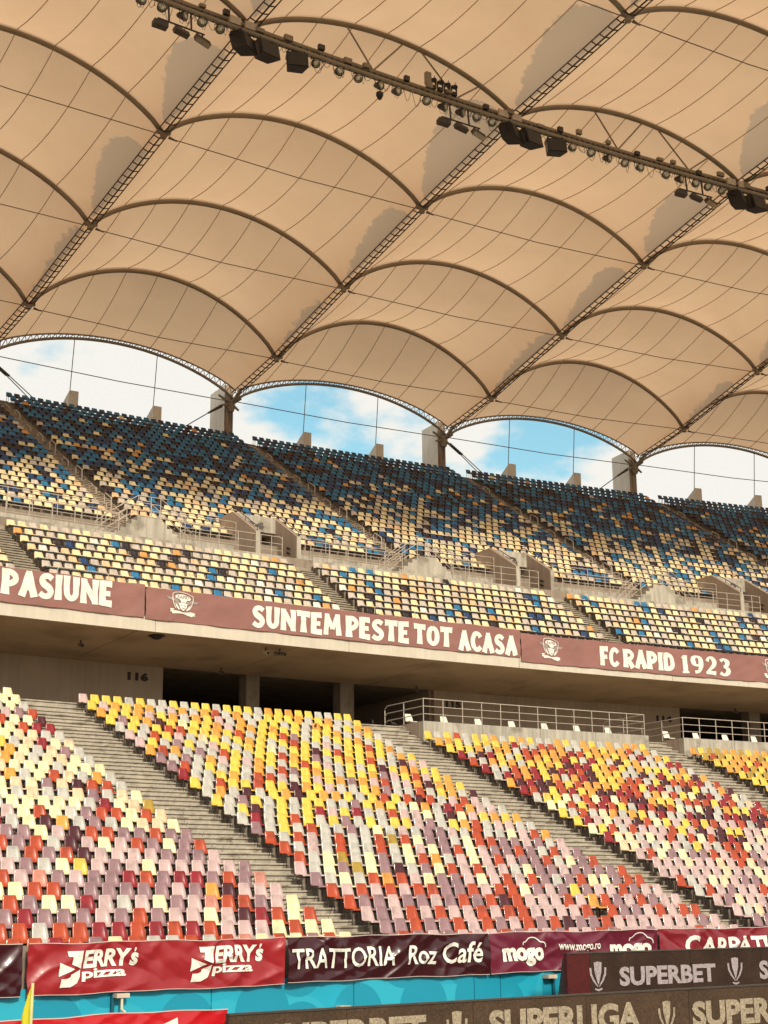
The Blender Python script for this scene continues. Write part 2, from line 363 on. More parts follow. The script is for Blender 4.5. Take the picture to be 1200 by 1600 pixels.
def seat_legs(high):
    g = MB(); w = .011
    for sx in (-.17, .17):
        g.box(sx-w, sx+w, -.47, -.445, 0, .37); g.box(sx-w, sx+w, -.16, -.135, 0, .37); g.box(sx-w, sx+w, -.47, -.135, .36, .385)
        if high: g.box(sx-w, sx+w, -.135, -.04, .43, .45); g.box(sx-w, sx+w, -.06, -.04, .43, .62)
    g.box(-.17, .17, -.31, -.285, .35, .38)
    return g.v, g.f
SH_HI = seat_shell(6, range(10)); SH_LO = seat_shell(4, [0, 1, 3, 4, 6, 8, 9]); LG_HI = seat_legs(True); LG_LO = seat_legs(False)
shell_me = {}
for c in SEATC:
    g = MB(); g.add(*SH_HI); shell_me[c] = g.mesh('seat_shell', SM[c], True)
g = MB(); g.add(*LG_HI); leg_me = g.mesh('leg_frame', MT['steel_dark'])
def add_seat(k, R, zf, c, label, group):
    r = bpy.data.objects.new('stadium_seat', None); COL.objects.link(r); r.empty_display_size = .2
    r.location = PT(k, R, zf); r.rotation_euler = (0, 0, -k*DL+random.gauss(0, .012))
    tag(r, label, 'seat', group)
    a = bpy.data.objects.new('seat_shell', shell_me[c]); COL.objects.link(a); a.parent = r
    b = bpy.data.objects.new('leg_frame', leg_me); COL.objects.link(b); b.parent = r
    return r
def merge_seats(lst, name, label, group, squash=1.0):
    codes = sorted(set(s[3] for s in lst)); mats = [SM[c] for c in codes]+[MT['steel_dark']]; ci = {c: i for i, c in enumerate(codes)}
    bv = np.array([(x*(1.04 if squash < 1 else 1), y, .822-(.822-z)*squash) for x, y, z in SH_LO[0]]+[(x, y, z+(.08 if squash < 1 and z > .3 else 0)) for x, y, z in LG_LO[0]]); nf1 = len(SH_LO[1]); o = len(SH_LO[0])
    bf = np.array(SH_LO[1]+[tuple(i+o for i in f) for f in LG_LO[1]]); n = len(lst)
    K = np.array([s[0] for s in lst])*DL; R = np.array([s[1] for s in lst]); Z = np.array([s[2] for s in lst])+Z0
    X = R*np.sin(K); Y = R*np.cos(K)-YS; A = -K+np.random.RandomState(3).normal(0, .012, n); ca, sa = np.cos(A), np.sin(A)
    V = np.empty((n, len(bv), 3))
    V[:, :, 0] = bv[None, :, 0]*ca[:, None]-bv[None, :, 1]*sa[:, None]+X[:, None]
    V[:, :, 1] = bv[None, :, 0]*sa[:, None]+bv[None, :, 1]*ca[:, None]+Y[:, None]
    V[:, :, 2] = bv[None, :, 2]+Z[:, None]
    F = (bf[None]+(np.arange(n)*len(bv))[:, None, None]).reshape(-1, 4)
    me = bpy.data.meshes.new(name); me.vertices.add(n*len(bv)); me.vertices.foreach_set('co', V.ravel())
    me.loops.add(F.size); me.loops.foreach_set('vertex_index', F.ravel()); me.polygons.add(len(F))
    me.polygons.foreach_set('loop_start', np.arange(len(F))*4)
    mi = np.full((n, len(bf)), len(codes)); mi[:, :nf1] = np.array([ci[s[3]] for s in lst])[:, None]
    me.polygons.foreach_set('material_index', mi.ravel()); sm = np.zeros((n, len(bf)), bool); sm[:, :nf1] = True
    me.polygons.foreach_set('use_smooth', sm.ravel())
    for m in mats: me.materials.append(m)
    me.update(calc_edges=True); o = link(name, me); tag(o, label, 'seats', group, 'stuff'); return o

ROWS_A = {  # right aligned (last letter is next to the aisle)
 0: 'CC', 1: 'CCC', 2: 'CGCG', 3: 'CpPR', 4: 'RCCDD'[:4], 5: 'CCRXX', 6: 'PCWWGG', 7: 'YGWXCW', 8: 'OCGWPG', 9: 'OWGWWCG', 10: 'WCCCGCCC', 11: 'OGCRWGOG',
 12: 'CWCPWDRRG', 13: 'CGWGGWPGWC', 14: 'GCCCWCGXCWM', 15: 'pCRCGPRRCRW', 16: 'GCDOGPGCWWC', 17: 'PPCpDRRPPRPP',
 18: 'RPRGDpCpRPCPR', 19: 'GRPRDppppPPPp', 20: 'CpPGCYpPpCpppppP', 21: 'RpSPpPPXRPXXPRPS', 22: 'CRRPPPPPPpPODppp', 23: 'RPCCXpGpCPpSRRPpC',
 24: 'PXPPPpPRPppCpDXRCR', 25: 'RGRRXXRXRXRpppCRCC', 26: 'PPRRRXRPCRGGRGRSCRCPRC'}
ROWS_B = {
 0: 'pYYYGYGGYGYYGYYYGOYOYYGGYY', 1: 'YpOYOOGpOGORGOGGYYYOGYOGGYY', 2: 'OYYOpYOGOYpGOGYYGYGOYGYOOYG', 3: 'YPYODYCYYOpOOYOYYGYYOGGYGYY', 4: 'GYGYRRYYOYRGYYRPGYGYYOGY', 5: 'pGRYpGWYGYOYGYRYGpGYYRYOG', 6: 'pYGPYGpYGYYCGYYDYRYYOYG', 7: 'OROGPGRYGYYROYPGYOYR', 8: 'PGPGOpYpOYGYRYpGYGY', 9: 'PRGYGYGOGRPYOYGYY', 10: 'XGGYOGRRpGYpY', 11: 'YGRYYRYYDOYpGGY', 12: 'GOGDGYODYOOYGYRY', 13: 'YGPYGYGYYGGPYO', 14: 'GYDGYGYXpYXGG', 15: 'GXGYRYGYPGYGY', 16: 'PGYGRGGPGCGpG',
 17: 'RGRpGRGGRMRCPPGCRRPPpPGp', 18: 'RGpGRGGRGCpCPRCpPPRPGRpP', 19: 'RGCMGCPGCROGpCpRpPPRGCPRR', 20: 'pGCPMCPDGPCRpRppGCPPpPPPPR',
 21: 'PGCGRORpCPPpCpRpRPGPRCCPRR', 22: 'RpRpRpRRPPRpRRCPpPYPppRPpp', 23: 'RPPpPPpPRPRDRpppRpORPpRPpp'[:26], 24: 'pPpRpRppRpRRppppR_RPPpRpRR', 25: 'PPRPPRpRPpRPRDPPRpppppppPp', 26: 'RPpPpppRPppPppRPppPpppRppp'}
def pick(s):
    return s[random.randrange(len(s))]
def patchy(k, R, a, b, f=1.1):
    """a where the large noise is low, b where high: seats come in loose clusters"""
    return pick(b) if noise.noise(Vector((k*14*f, R*.55*f, 3.3)))+random.gauss(0, .22) > 0 else pick(a)
def low_colour(b, t, jl, jr, k):
    if b == -1:
        if t in ROWS_A and jr < len(ROWS_A[t]): return ROWS_A[t][-1-jr]
        return patchy(k, t, 'CCCWGpOCC', 'CGWRXpPGC') if t < 15 else pick('PpPpRRCXpDPSG')
    if b == 0:
        if t in ROWS_B and jl < len(ROWS_B[t]): return ROWS_B[t][jl]
        if t < 5: return patchy(k, t, 'YYYOGYO', 'YGGpOOGR')
        if t < 11: return patchy(k, t, 'YYYOOGYp', 'GGYpRPGOR') if random.random() > .05 else 'D'
        return patchy(k, t, 'GGYCGpOpG', 'RPGRpXYGPDO')
    if b == 1:
        if t < 5: return patchy(k, t, 'YOOYYOG', 'YOGGRXO')
        if t < 10: return patchy(k, t, 'YOGYYOGO', 'RXDXROYG')
        if t < 14: return patchy(k, t, 'YCGOYGCW', 'RDXXDRXRYG')
        if t < 18: return patchy(k, t, 'CGpYYCpW', 'RDRDXRpG')
        return patchy(k, t, 'pPpPGCpW', 'RpRPPRYp')
    if t < 9: return patchy(k, t, 'YOYOYYOM', 'OMYROMO')
    return patchy(k, t, 'YOGRC', 'RDXYpp')
low = []
for b in range(-2, 4):
    for t in range(27):
        if b == 1 and t < 2 or b == 2 and t < 2: continue
        R = lowR(t); h = 1.30 if t < 13 else (1.19 if t < 20 else .67)
        a0 = b*DL*R+h; a1 = (b+1)*DL*R-h; n = int(round((a1-a0)/.5)); sp = (a1-a0)/n
        for j in range(n):
            k = (a0+(j+.5)*sp)/(R*DL)
            x, y, d = proj(PT(k, R, lowZ(t)))
            if x < -450 or x > 1750 or d < 5: continue
            if b == 0 and t == 24 and j == 17: continue
            c = low_colour(b, t, j, n-1-j, k)
            if c == '_': continue
            low.append((k, R, lowZ(t)-SEATH, c, t, b, j, n-1-j, d, -10 < x < 1210 and y < 1560))
vis = sorted([s for s in low if s[9]], key=lambda s: s[8])[:300]; visid = set(id(s) for s in vis)
CN = {'A': 'left-hand steps'}
for s in vis:
    k, R, zf, c, t, b, j, jr, d, _ = s
    row = 'front row' if t == 26 else '%s row from the front' % ORD[27-t]
    side = ('%s left' % ORD[jr+1]) if b == -1 else ('%s right' % ORD[j+1])
    add_seat(k, R, zf, c, '%s seat, %s, %s of the leftmost stairs' % (SEATC[c][0], row, side), 'plastic seats of the lower stand')
merge_seats([s for s in low if id(s) not in visid], 'stadium_seats', 'rows of red, yellow, grey and lilac plastic seats climbing the lower stand', 'plastic seats of the lower stand')

def up_colour_main(k, j):
    f = j/25
    pl = float(np.interp(f, [0, .12, .3, .45, .6, .8, 1], [.80, .76, .58, .36, .17, .05, .015]))
    pl *= 1+.9*noise.noise(Vector((k*11, j*.45, 8.1)))
    if random.random() < pl: return pick('cccgcgwc') if f < .5 else pick('ccgoogc')
    d = noise.noise(Vector((k*16, j*.7, 3.3)))+random.gauss(0, .25)
    if f < .3: return pick('TBTN') if d < .1 else pick('NKB')
    return pick('TTTN') if d < 0 else pick('NKKNT')
ups = []
UH, MH = .68, .62
for b in range(-2, 5):
    for i in range(7):
        R = upR(i); a0 = b*DL*R+UH; a1 = (b+1)*DL*R-UH; n = int((a1-a0)/.5); sp = (a1-a0)/n
        for j in range(n):
            k = (a0+(j+.5)*sp)/(R*DL); q = random.random()
            c = pick('cccwcc') if q < .52 else ('g' if q < .82 else ('V' if q < .86 else pick('BKBKNoB')))
            ups.append((k, R, upZ(i)-SEATH, c, ('u', i), b, j, n-1-j))
    for i in range(26):
        R = mainR(i); a0 = (b-.5)*DL*R+MH; a1 = (b+.5)*DL*R-MH; n = int((a1-a0)/.5); sp = (a1-a0)/n
        for j in range(n):
            k = (a0+(j+.5)*sp)/(R*DL); fr = k-math.floor(k)
            if i < 2 and .85 < fr < 1.02 or i < 2 and fr < .018: continue
            ups.append((k, R, mainZ(i)-SEATH, up_colour_main(k, i), ('m', i), b, j, n-1-j))
keep = []
for s in ups:
    x, y, d = proj(PT(s[0], s[1], s[2]+SEATH))
    if -450 < x < 1750 and d > 5: keep.append(s+(d, -5 < x < 1205))
merge_seats(keep, 'stadium_seats', 'rows of blue, black and cream plastic seats climbing the upper stand', 'plastic seats of the upper stand', .88)
# continuous rails under the upper rows, black to draw their underside shadow line
g = MB()
for i in range(7):
    for b in range(-1, 4):
        h = UH/(DL*upR(i)); z = upZ(i)-SEATH
        g.sweep([(upR(i)-.55, z+.39), (upR(i)-.55, z+.455), (upR(i)-.50, z+.455), (upR(i)-.50, z+.39)], b+h, b+1-h, 14)
for i in range(26):
    for b in range(0, 5):
        h = MH/(DL*mainR(i)); z = mainZ(i)-SEATH
        if i < 2:
            e = b-.5+h; f_ = b+.5-h
            for (p, q) in ((e, b-.145), (b+.02, f_)): g.sweep([(mainR(i)-.55, z+.405), (mainR(i)-.55, z+.45), (mainR(i)-.50, z+.45), (mainR(i)-.50, z+.405)], p, q, 8)
        else: g.sweep([(mainR(i)-.55, z+.405), (mainR(i)-.55, z+.45), (mainR(i)-.50, z+.45), (mainR(i)-.50, z+.405)], b-.5+h, b+.5-h, 14)
tag(g.build('seat_shadow_rails', MT['black'], uterr), kind='stuff')

# ------------------------------------------------------------------ aisle steps
def step_piece(par, k0, k1, R0_, z, rise, depth, mat, name='step'):
    """a slab with a nosing standing proud over its riser"""
    g = MB(); n = 2
    g.sweep([(R0_, z), (R0_, z+rise-.05), (R0_-.055, z+rise-.045), (R0_-.055, z+rise), (R0_+depth, z+rise), (R0_+depth, z)], k0, k1, n)
    return g.build(name, mat, par)
WHERE = {0: 'between the left and middle seat blocks', 1: 'between the middle and right seat blocks', 2: 'at the far right below the number 114', -1: 'out of frame on the left', 3: 'out of frame on the right'}
for k in (-1, 0, 1, 2, 3):
    th = thing('aisle_stairs', 'broad pale concrete stairs '+WHERE[k]+' of the lower stand', 'stairs', PT(k, 237.4, lowZ(26)-SEATH))
    for t in range(26, -1, -1):
        R = lowR(t); zf = lowZ(t)-SEATH; zn = (lowZ(t-1)-SEATH) if t > 0 else FLOOR_C
        h = (1.30 if t < 13 else 1.19 if t < 20 else .67)+.30
        hw = h/(R*DL); cuts = [-hw, hw]
        if t > 9: c = random.uniform(-.5, .5)*hw; cuts = [-hw, c, hw]
        for (a, b) in zip(cuts[:-1], cuts[1:]):
            e = .0006
            step_piece(th, k+a+e, k+b-e, R-.18, zf, (zn-zf)/2, .40, MT['step'])
        c = random.uniform(-.6, .6)*hw; cuts = [-hw, c, hw] if t > 9 else [-hw, hw]
        for (a, b) in zip(cuts[:-1], cuts[1:]):
            step_piece(th, k+a+.0006, k+b-.0006, R+.20, zf+.002, zn-zf+.004, .12, MT['step'])
    th2 = thing('aisle_stairs', 'short pale stairs above the banner '+{-1: 'out of frame on the left', 0: 'near the word PASIUNE', 1: 'by the word PESTE below number 234', 2: 'by the word RAPID below number 232', 3: 'at the far right below number 230'}[k], 'stairs', PT(k, 261.2, upZ(0)-SEATH))
    for i in range(7):
        R = upR(i); zf = upZ(i)-SEATH; zn = (upZ(i+1)-SEATH) if i < 6 else 16.95; hw = (UH+.02)/(R*DL)
        for q in range(3):
            step_piece(th2, k-hw, k+hw, R-.30+.27*q, zf+.002*q, (zn-zf)*(q+1)/3, .25 if q < 2 else .33, MT['step_mid'])
    g = MB(); g.sweep([(266.7, 16.5), (266.7, 16.952), (267.14, 16.952), (267.14, 16.5)], k-.045, k+.045, 1); g.build('top_landing', MT['step_mid'], th2)
UPN = {-.5: 'out of frame on the left', .5: 'leftmost in the frame', 1.5: 'second from the left', 2.5: 'third from the left', 3.5: 'rightmost in the frame'}
for k in (-.5, .5, 1.5, 2.5, 3.5):
    th = thing('aisle_stairs', 'long brown weathered stairs through the blue upper seats, '+UPN[k], 'stairs', PT(k, 269, mainZ(0)-SEATH))
    for j in range(26):
        R = mainR(j); zf = mainZ(j)-SEATH; zn = (mainZ(j+1)-SEATH) if j < 25 else 30.99; hw = (MH+.02)/(R*DL)
        for q in range(3):
            step_piece(th, k-hw, k+hw, R-.29+.26*q, zf+.002*q, (zn-zf)*(q+1)/3, .24 if q < 2 else .30, MT['step_up'])

# handrails in the upper aisles: two posts and a sloping top bar each
hr_me = None
for k in (.5, 1.5, 2.5, 3.5):
    for q in range(10):
        j = .6+q*2.48; off = -.012 if False else .0
        R = mainR(j); z = mainZ(int(j))-SEATH
        loc = PT(k+.012, R, z)
        if hr_me is None:
            g = MB(); pts = [(0, -.42, -.15), (0, -.42, .60), (0, -.38, .68), (0, .30, 1.08), (0, .40, 1.10), (0, .45, 1.04), (0, .45, .22)]
            g.tube(pts, .032, 6); hr_me = g.mesh('aisle_handrail', MT['steel_light'])
        o = link('aisle_handrail', hr_me); o.location = loc; o.rotation_euler = (0, 0, -k*DL)
        tag(o, 'steel hoop handrail, %s from the bottom in the %s upper stairs' % (ORD[q+1], {.5: 'leftmost', 1.5: 'second', 2.5: 'third', 3.5: 'rightmost'}[k]), 'handrail', 'hoop handrails down the upper stairs')

# ------------------------------------------------------------------ walkway railings, landings, vomitories
def railing(par_label, ks, R, z0, z1, rails, cat='railing', group=None, hook=True, r=.021, name='guard_railing', mat=None, drop=.25, ends=(0, 0)):
    th = thing(name, par_label, cat, PT(ks[0], R, z0), group=group)
    for k in ks:
        g = MB(); g.tube([PT(k, R, z0-drop), PT(k, R, z1)], r, 6); g.build('post', mat or MT['steel_light'], th)
    n = max(2, int((ks[-1]-ks[0])*12))
    for q, zz in enumerate(rails):
        g = MB(); pts = [PT(ks[0]+(ks[-1]-ks[0])*i/n, R, zz) for i in range(n+1)]
        if q == 0 and hook: pts = pts[:-1]+[PT(ks[-1]-.008, R, zz), PT(ks[-1], R, zz-.10)]
        g.tube(pts, r*(1 if q == 0 else .8), 6); g.build('rail', mat or MT['steel_light'], th)
    return th
VOMK = .937
for k in range(0, 4):
    n_ = {0: 'in the left bay', 1: 'in the middle bay', 2: 'in the right bay', 3: 'at the right edge'}[k]
    VN = {0: 'leftmost', 1: 'middle', 2: 'rightmost', 3: 'out of frame'}[k]
    # front walkway railing: left of stepped landing and right of it
    for (a, b, s) in ((k+.055, k+.40, 'left'), (k+.60, k+.862, 'right')):
        m = 6 if s == 'left' else 5
        railing('steel walkway front railing %s, %s of the landing' % (n_, s), [a+(b-a)*i/(m-1) for i in range(m)], 267.0, 17.42, 18.46, (18.44, 18.08, 17.74), group='walkway railings of the upper stand')
    railing('steel railing behind the walkway %s, left half' % n_, [k+.03+(.385)*i/5 for i in range(6)], 269.05, 18.48, 19.5, (19.48, 19.15, 18.82), group='walkway railings of the upper stand')
    railing('steel railing behind the walkway %s, right half' % n_, [k+.59+(.265)*i/3 for i in range(4)], 269.05, 18.48, 19.5, (19.48, 19.15, 18.82), group='walkway railings of the upper stand')
    for q in range(16):
        a = k+.055+.0555*q
        if a > k+.945: break
        g = MB(); g.sweep([(266.79, 16.5), (266.79, 17.43), (267.13, 17.43), (267.13, 16.5)], a+.0006, a+.0549, 1); g.build('parapet_slab', MT['concrete'], uterr)
    # wall of slabs behind the walkway
    for q in range(16):
        a = k+.02+.055*q+.0; 
        if .84 < a-k: continue
        g = MB(); g.sweep([(268.92, 17.0), (268.92, 18.2), (268.945, 18.2), (268.945, 17.0)], a+.0006, a+.0544, 1); g.build('wall_slab', MT['concrete'], uterr)
    # stepped landing
    c = k+.50
    th = thing('stepped_landing', 'pale stained concrete landing with steps down both sides, walkway '+n_, 'landing', PT(c, 267.2, 16.5))
    top = 18.48; w = .0404; g = MB()
    widths = [(w+.0175*q, top-.21*q) for q in range(8)]
    zlow = 16.45
    for q in range(8):
        hw, zt = widths[q]
        if q == 0: g.sweep([(267.06, zlow), (267.06, zt), (269.0, zt), (269.0, zlow)], c-hw, c+hw, 2)
        else:
            pw = widths[q-1][0]
            for (a, b) in ((c-hw, c-pw), (c+pw, c+hw)):
                g.sweep([(267.06+.001*q, zlow), (267.06+.001*q, zt), (268.2, zt), (268.2, zlow)], a, b, 1)
    g.build('stepped_wall', MT['concrete'], th)
    # rails on the landing
    def rr(pts, nm='rail', rad=.021):
        g = MB(); g.tube(pts, rad, 6); g.build(nm, MT['steel_light'], th)
    for (a, zb, zt) in ((c-w-.11, 17.2, 18.25), (c-w+.004, top-.2, 19.5), (c+w-.004, top-.2, 19.5), (c+.005, top-.2, 19.5), (c+w+.115, 17.2, 18.25)):
        rr([PT(a, 267.12, zb), PT(a, 267.12, zt)], 'post')
    for dz in (0, .34, .68):
        rr([PT(c-w-.11, 267.12, 18.25-dz), PT(c-w+.004, 267.12, 19.5-dz), PT(c+w-.004, 267.12, 19.5-dz), PT(c+w+.115, 267.12, 18.25-dz)])
        rr([PT(c-w-.10, 268.25, 18.25-dz), PT(c-w, 268.25, 19.5-dz)]); rr([PT(c+w, 268.25, 19.5-dz), PT(c+w+.11, 268.25, 18.25-dz)])
    for a, z1 in ((c-w-.10, 18.25), (c-w, 19.5), (c+w, 19.5), (c+w+.11, 18.25)): rr([PT(a, 268.25, z1-1.1), PT(a, 268.25, z1)], 'post')
    # vomitory
    num = {-1: '236', 0: '234', 1: '232', 2: '230', 3: '228'}[k]
    v = thing('vomitory', '%s concrete stair exit in the upper seats, number %s over its opening' % (VN, num), 'stair exit', PT(k+VOMK, 267, 16.95))
    kl, kr = k+.864, k+1.010; tw = .008
    side = [(266.95, 16.95), (266.95, 18.58), (268.6, 19.6), (269.5, 20.14), (271.0, 20.14), (271.0, 16.95)]
    for nm, (a, b) in (('left_wall', (kl-tw, kl+tw)), ('right_wall', (kr-tw, kr+tw))):
        g = MB(); g.sweep(side, a, b, 1); g.build('side_wall', MT['concrete_shaded'], v)
        g = MB(); g.sweep([(266.93, 16.95), (266.93, 18.59), (266.953, 18.59), (266.953, 16.95)], a+.0008, b-.0008, 1); g.build('end_face', MT['concrete'], v)
        g = MB(); g.tube([PT((a+b)/2, 267.0, 18.6), PT((a+b)/2, 267.0, 18.85), PT((a+b)/2, 269.6, 20.42), PT((a+b)/2, 270.4, 20.42)], .024, 6)
        g.tube([PT((a+b)/2, 268.3, 19.3), PT((a+b)/2, 268.3, 19.62)], .018, 5); g.build('handrail', MT['steel_dark'], v)
    g = MB(); g.sweep([(269.2, 19.2), (269.2, 20.02), (271.0, 20.02), (271.0, 19.2)], kl+tw, kr-tw, 1); g.build('lintel', MT['concrete'], v)
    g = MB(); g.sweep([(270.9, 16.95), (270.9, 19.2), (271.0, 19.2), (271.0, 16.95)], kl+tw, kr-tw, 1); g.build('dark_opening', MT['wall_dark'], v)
    for q in range(2):
        g = MB(); g.sweep([(267.55+.02*q, 18.02-.24*q), (267.62+.02*q, 18.12-.24*q), (267.95+.02*q, 18.26-.24*q), (267.95+.02*q, 18.14-.24*q)], kr-tw-.0012, kr-tw, 1); g.build('wall_slot', MT['black'], v)
    railing('short steel railing across the %s stair exit, number %s' % (VN, num), [kl+.012, kl+.05, kl+.088], 267.0, 17.42, 18.46, (18.44, 18.08, 17.74), group='railings before the stair exits', drop=.5)
    v['_n'] = num; del v['_n']
    # low hoop at the foot of the short stairs, above the banner
    g = MB(); g.tube([PT(k+.06, 261.12, 13.5), PT(k+.06, 261.12, 14.02), PT(k+.065, 261.12, 14.08), PT(k+.20, 261.12, 14.08), PT(k+.205, 261.12, 14.0), PT(k+.205, 261.12, 13.5)], .02, 6)
    tag(g.build('low_hoop_rail', MT['steel_light']), 'low steel hoop just above the banner at the foot of stairs '+{-1: 'out of frame', 0: 'above PASIUNE', 1: 'above PESTE', 2: 'above RAPID', 3: 'far right'}[k], 'railing', 'low hoops above the banner')

# ------------------------------------------------------------------ viewing platforms with railing
for k0, nm in ((1.113, 'below the number 115'), (2.10, 'right of the number 114')):
    k1 = k0+.845
    th = thing('viewing_platform', 'raised pale concrete platform with steel railing '+nm, 'platform', PT(k0, 258.4, 7.5))
    m = 4
    for q in range(m):
        a = k0+(k1-k0)*q/m; b = k0+(k1-k0)*(q+1)/m
        g = MB(); g.sweep([(258.45, 7.45), (258.45, 8.56), (258.75, 8.56), (258.75, 7.45)], a+.0006, b-.0006, 4); g.build('parapet_slab', MT['concrete'], th)
    g = MB(); g.sweep([(258.75, 7.4), (258.75, 8.44), (262.5, 8.44), (262.5, 7.4)], k0+.004, k1-.004, 8); g.build('platform_floor', MT['concrete'], th)
    for e in (k0, k1-.013):
        g = MB(); g.sweep([(258.76, 7.45), (258.76, 8.56), (262.4, 8.56), (262.4, 8.2), (260.3, 7.4)], e, e+.013, 1); g.build('side_wall', MT['concrete_shaded'], th)
    ps = [k0+.008+(k1-k0-.016)*i/12 for i in range(13)]
    railing('long steel railing with three bars on the platform '+nm, ps, 258.6, 8.56, 9.6, (9.58, 9.24, 8.9), group='railings of the viewing platforms', hook=False)
    for e, sd_ in ((k0+.008, 'left'), (k1-.008, 'right')):
        t2 = thing('guard_railing', 'short steel side railing, %s end of the platform %s' % (sd_, nm), 'railing', PT(e, 260, 8.56), group='railings of the viewing platforms')
        for Rq in (260.2, 261.8):
            g = MB(); g.tube([PT(e, Rq, 8.1), PT(e, Rq, 9.58 if Rq < 261 else 9.4)], .024, 6); g.build('post', MT['steel_light'], t2)
        for zz in (9.58, 9.24, 8.9):
            g = MB(); g.tube([PT(e, 258.6, zz), PT(e, 261.6, zz), PT(e, 261.8, zz-.12)], .022, 6); g.build('rail', MT['steel_light'], t2)
    for q in range(8 if k0 < 2 else 6):
        kk = k0+.03+.125*q
        if kk > k1-.03: break
        add_seat(kk, 260.4, 8.28, 'V', 'white seat behind the railing, %s from left, platform %s' % (ORD[q+1], nm), 'white seats on the viewing platforms')

# ------------------------------------------------------------------ text and banners
def text_mesh(txt, bold=0.0, shear=0.0, spacing=1.0):
    cu = bpy.data.curves.new('t', 'FONT'); cu.body = txt; cu.offset = bold; cu.shear = shear; cu.space_character = spacing; cu.resolution_u = 3
    cu.fill_mode = 'FRONT' if hasattr(cu, 'fill_mode') else cu.fill_mode
    o = bpy.data.objects.new('t', cu); COL.objects.link(o)
    bpy.context.view_layer.update()
    me = bpy.data.meshes.new_from_object(o.evaluated_get(bpy.context.evaluated_depsgraph_get()))
    bpy.data.objects.remove(o)
    V = np.array([v.co[:2] for v in me.vertices]); F = [tuple(p.vertices) for p in me.polygons]; bpy.data.meshes.remove(me)
    mn, mx_ = V.min(0), V.max(0)
    return (V-mn)/(mx_-mn), F
def clip_shape(pieces, x0, x1, y0, y1, fx=0, fy=0, cut=True):
    """2D pieces [(V,F)] in 0..1 scaled to the box and diced so they follow the cloth; -> bmesh (x,y,0)"""
    bm = bmesh.new()
    for V, F in pieces:
        vs = [bm.verts.new((x0+(x1-x0)*p[0], y0+(y1-y0)*p[1], 0)) for p in V]
        for f in F:
            try: bm.faces.new([vs[i] for i in f])
            except ValueError: pass
    return bm
def dice(bm, xs, ys):
    for x in xs: bmesh.ops.bisect_plane(bm, geom=bm.verts[:]+bm.edges[:]+bm.faces[:], plane_co=(x, 0, 0), plane_no=(1, 0, 0))
    for y in ys: bmesh.ops.bisect_plane(bm, geom=bm.verts[:]+bm.edges[:]+bm.faces[:], plane_co=(0, y, 0), plane_no=(0, 1, 0))
def cloth_disp(s, z, seed, amp, top, bot, ties):
    """fold depth of a hung banner at arc length s, height z"""
    f = (z-bot)/(top-bot)
    d = 0
    for tx in ties:
        dx = s-tx; dz = max(top+.04-z, .0)
        r_ = math.hypot(dx, dz); ang = math.atan2(dx, dz+1e-4)
        d += amp*.45*math.sin(ang*6+seed+tx*3)*math.exp(-r_*1.3)*min(1, r_*1.6)
    d += amp*1.3*noise.noise(Vector((s*.9+z*.7, z*1.3-s*.25, seed)))
    d += amp*.3*noise.noise(Vector((s*2.7-z*2.0, z*2.4+s*.6, seed+5)))
    d += amp*.7*(1-min(1, abs(noise.noise(Vector(((s+z)*.45, (s*.55-z)*1.9, seed+2))))*2.2))**2
    d -= amp*.45*(1-min(1, abs(noise.noise(Vector(((s-z)*.4, (s*.5+z)*2.1, seed+6))))*2.4))**2
    d += amp*.12*abs(noise.noise(Vector((s*5+z*4, z*3, seed+9))))
    return d
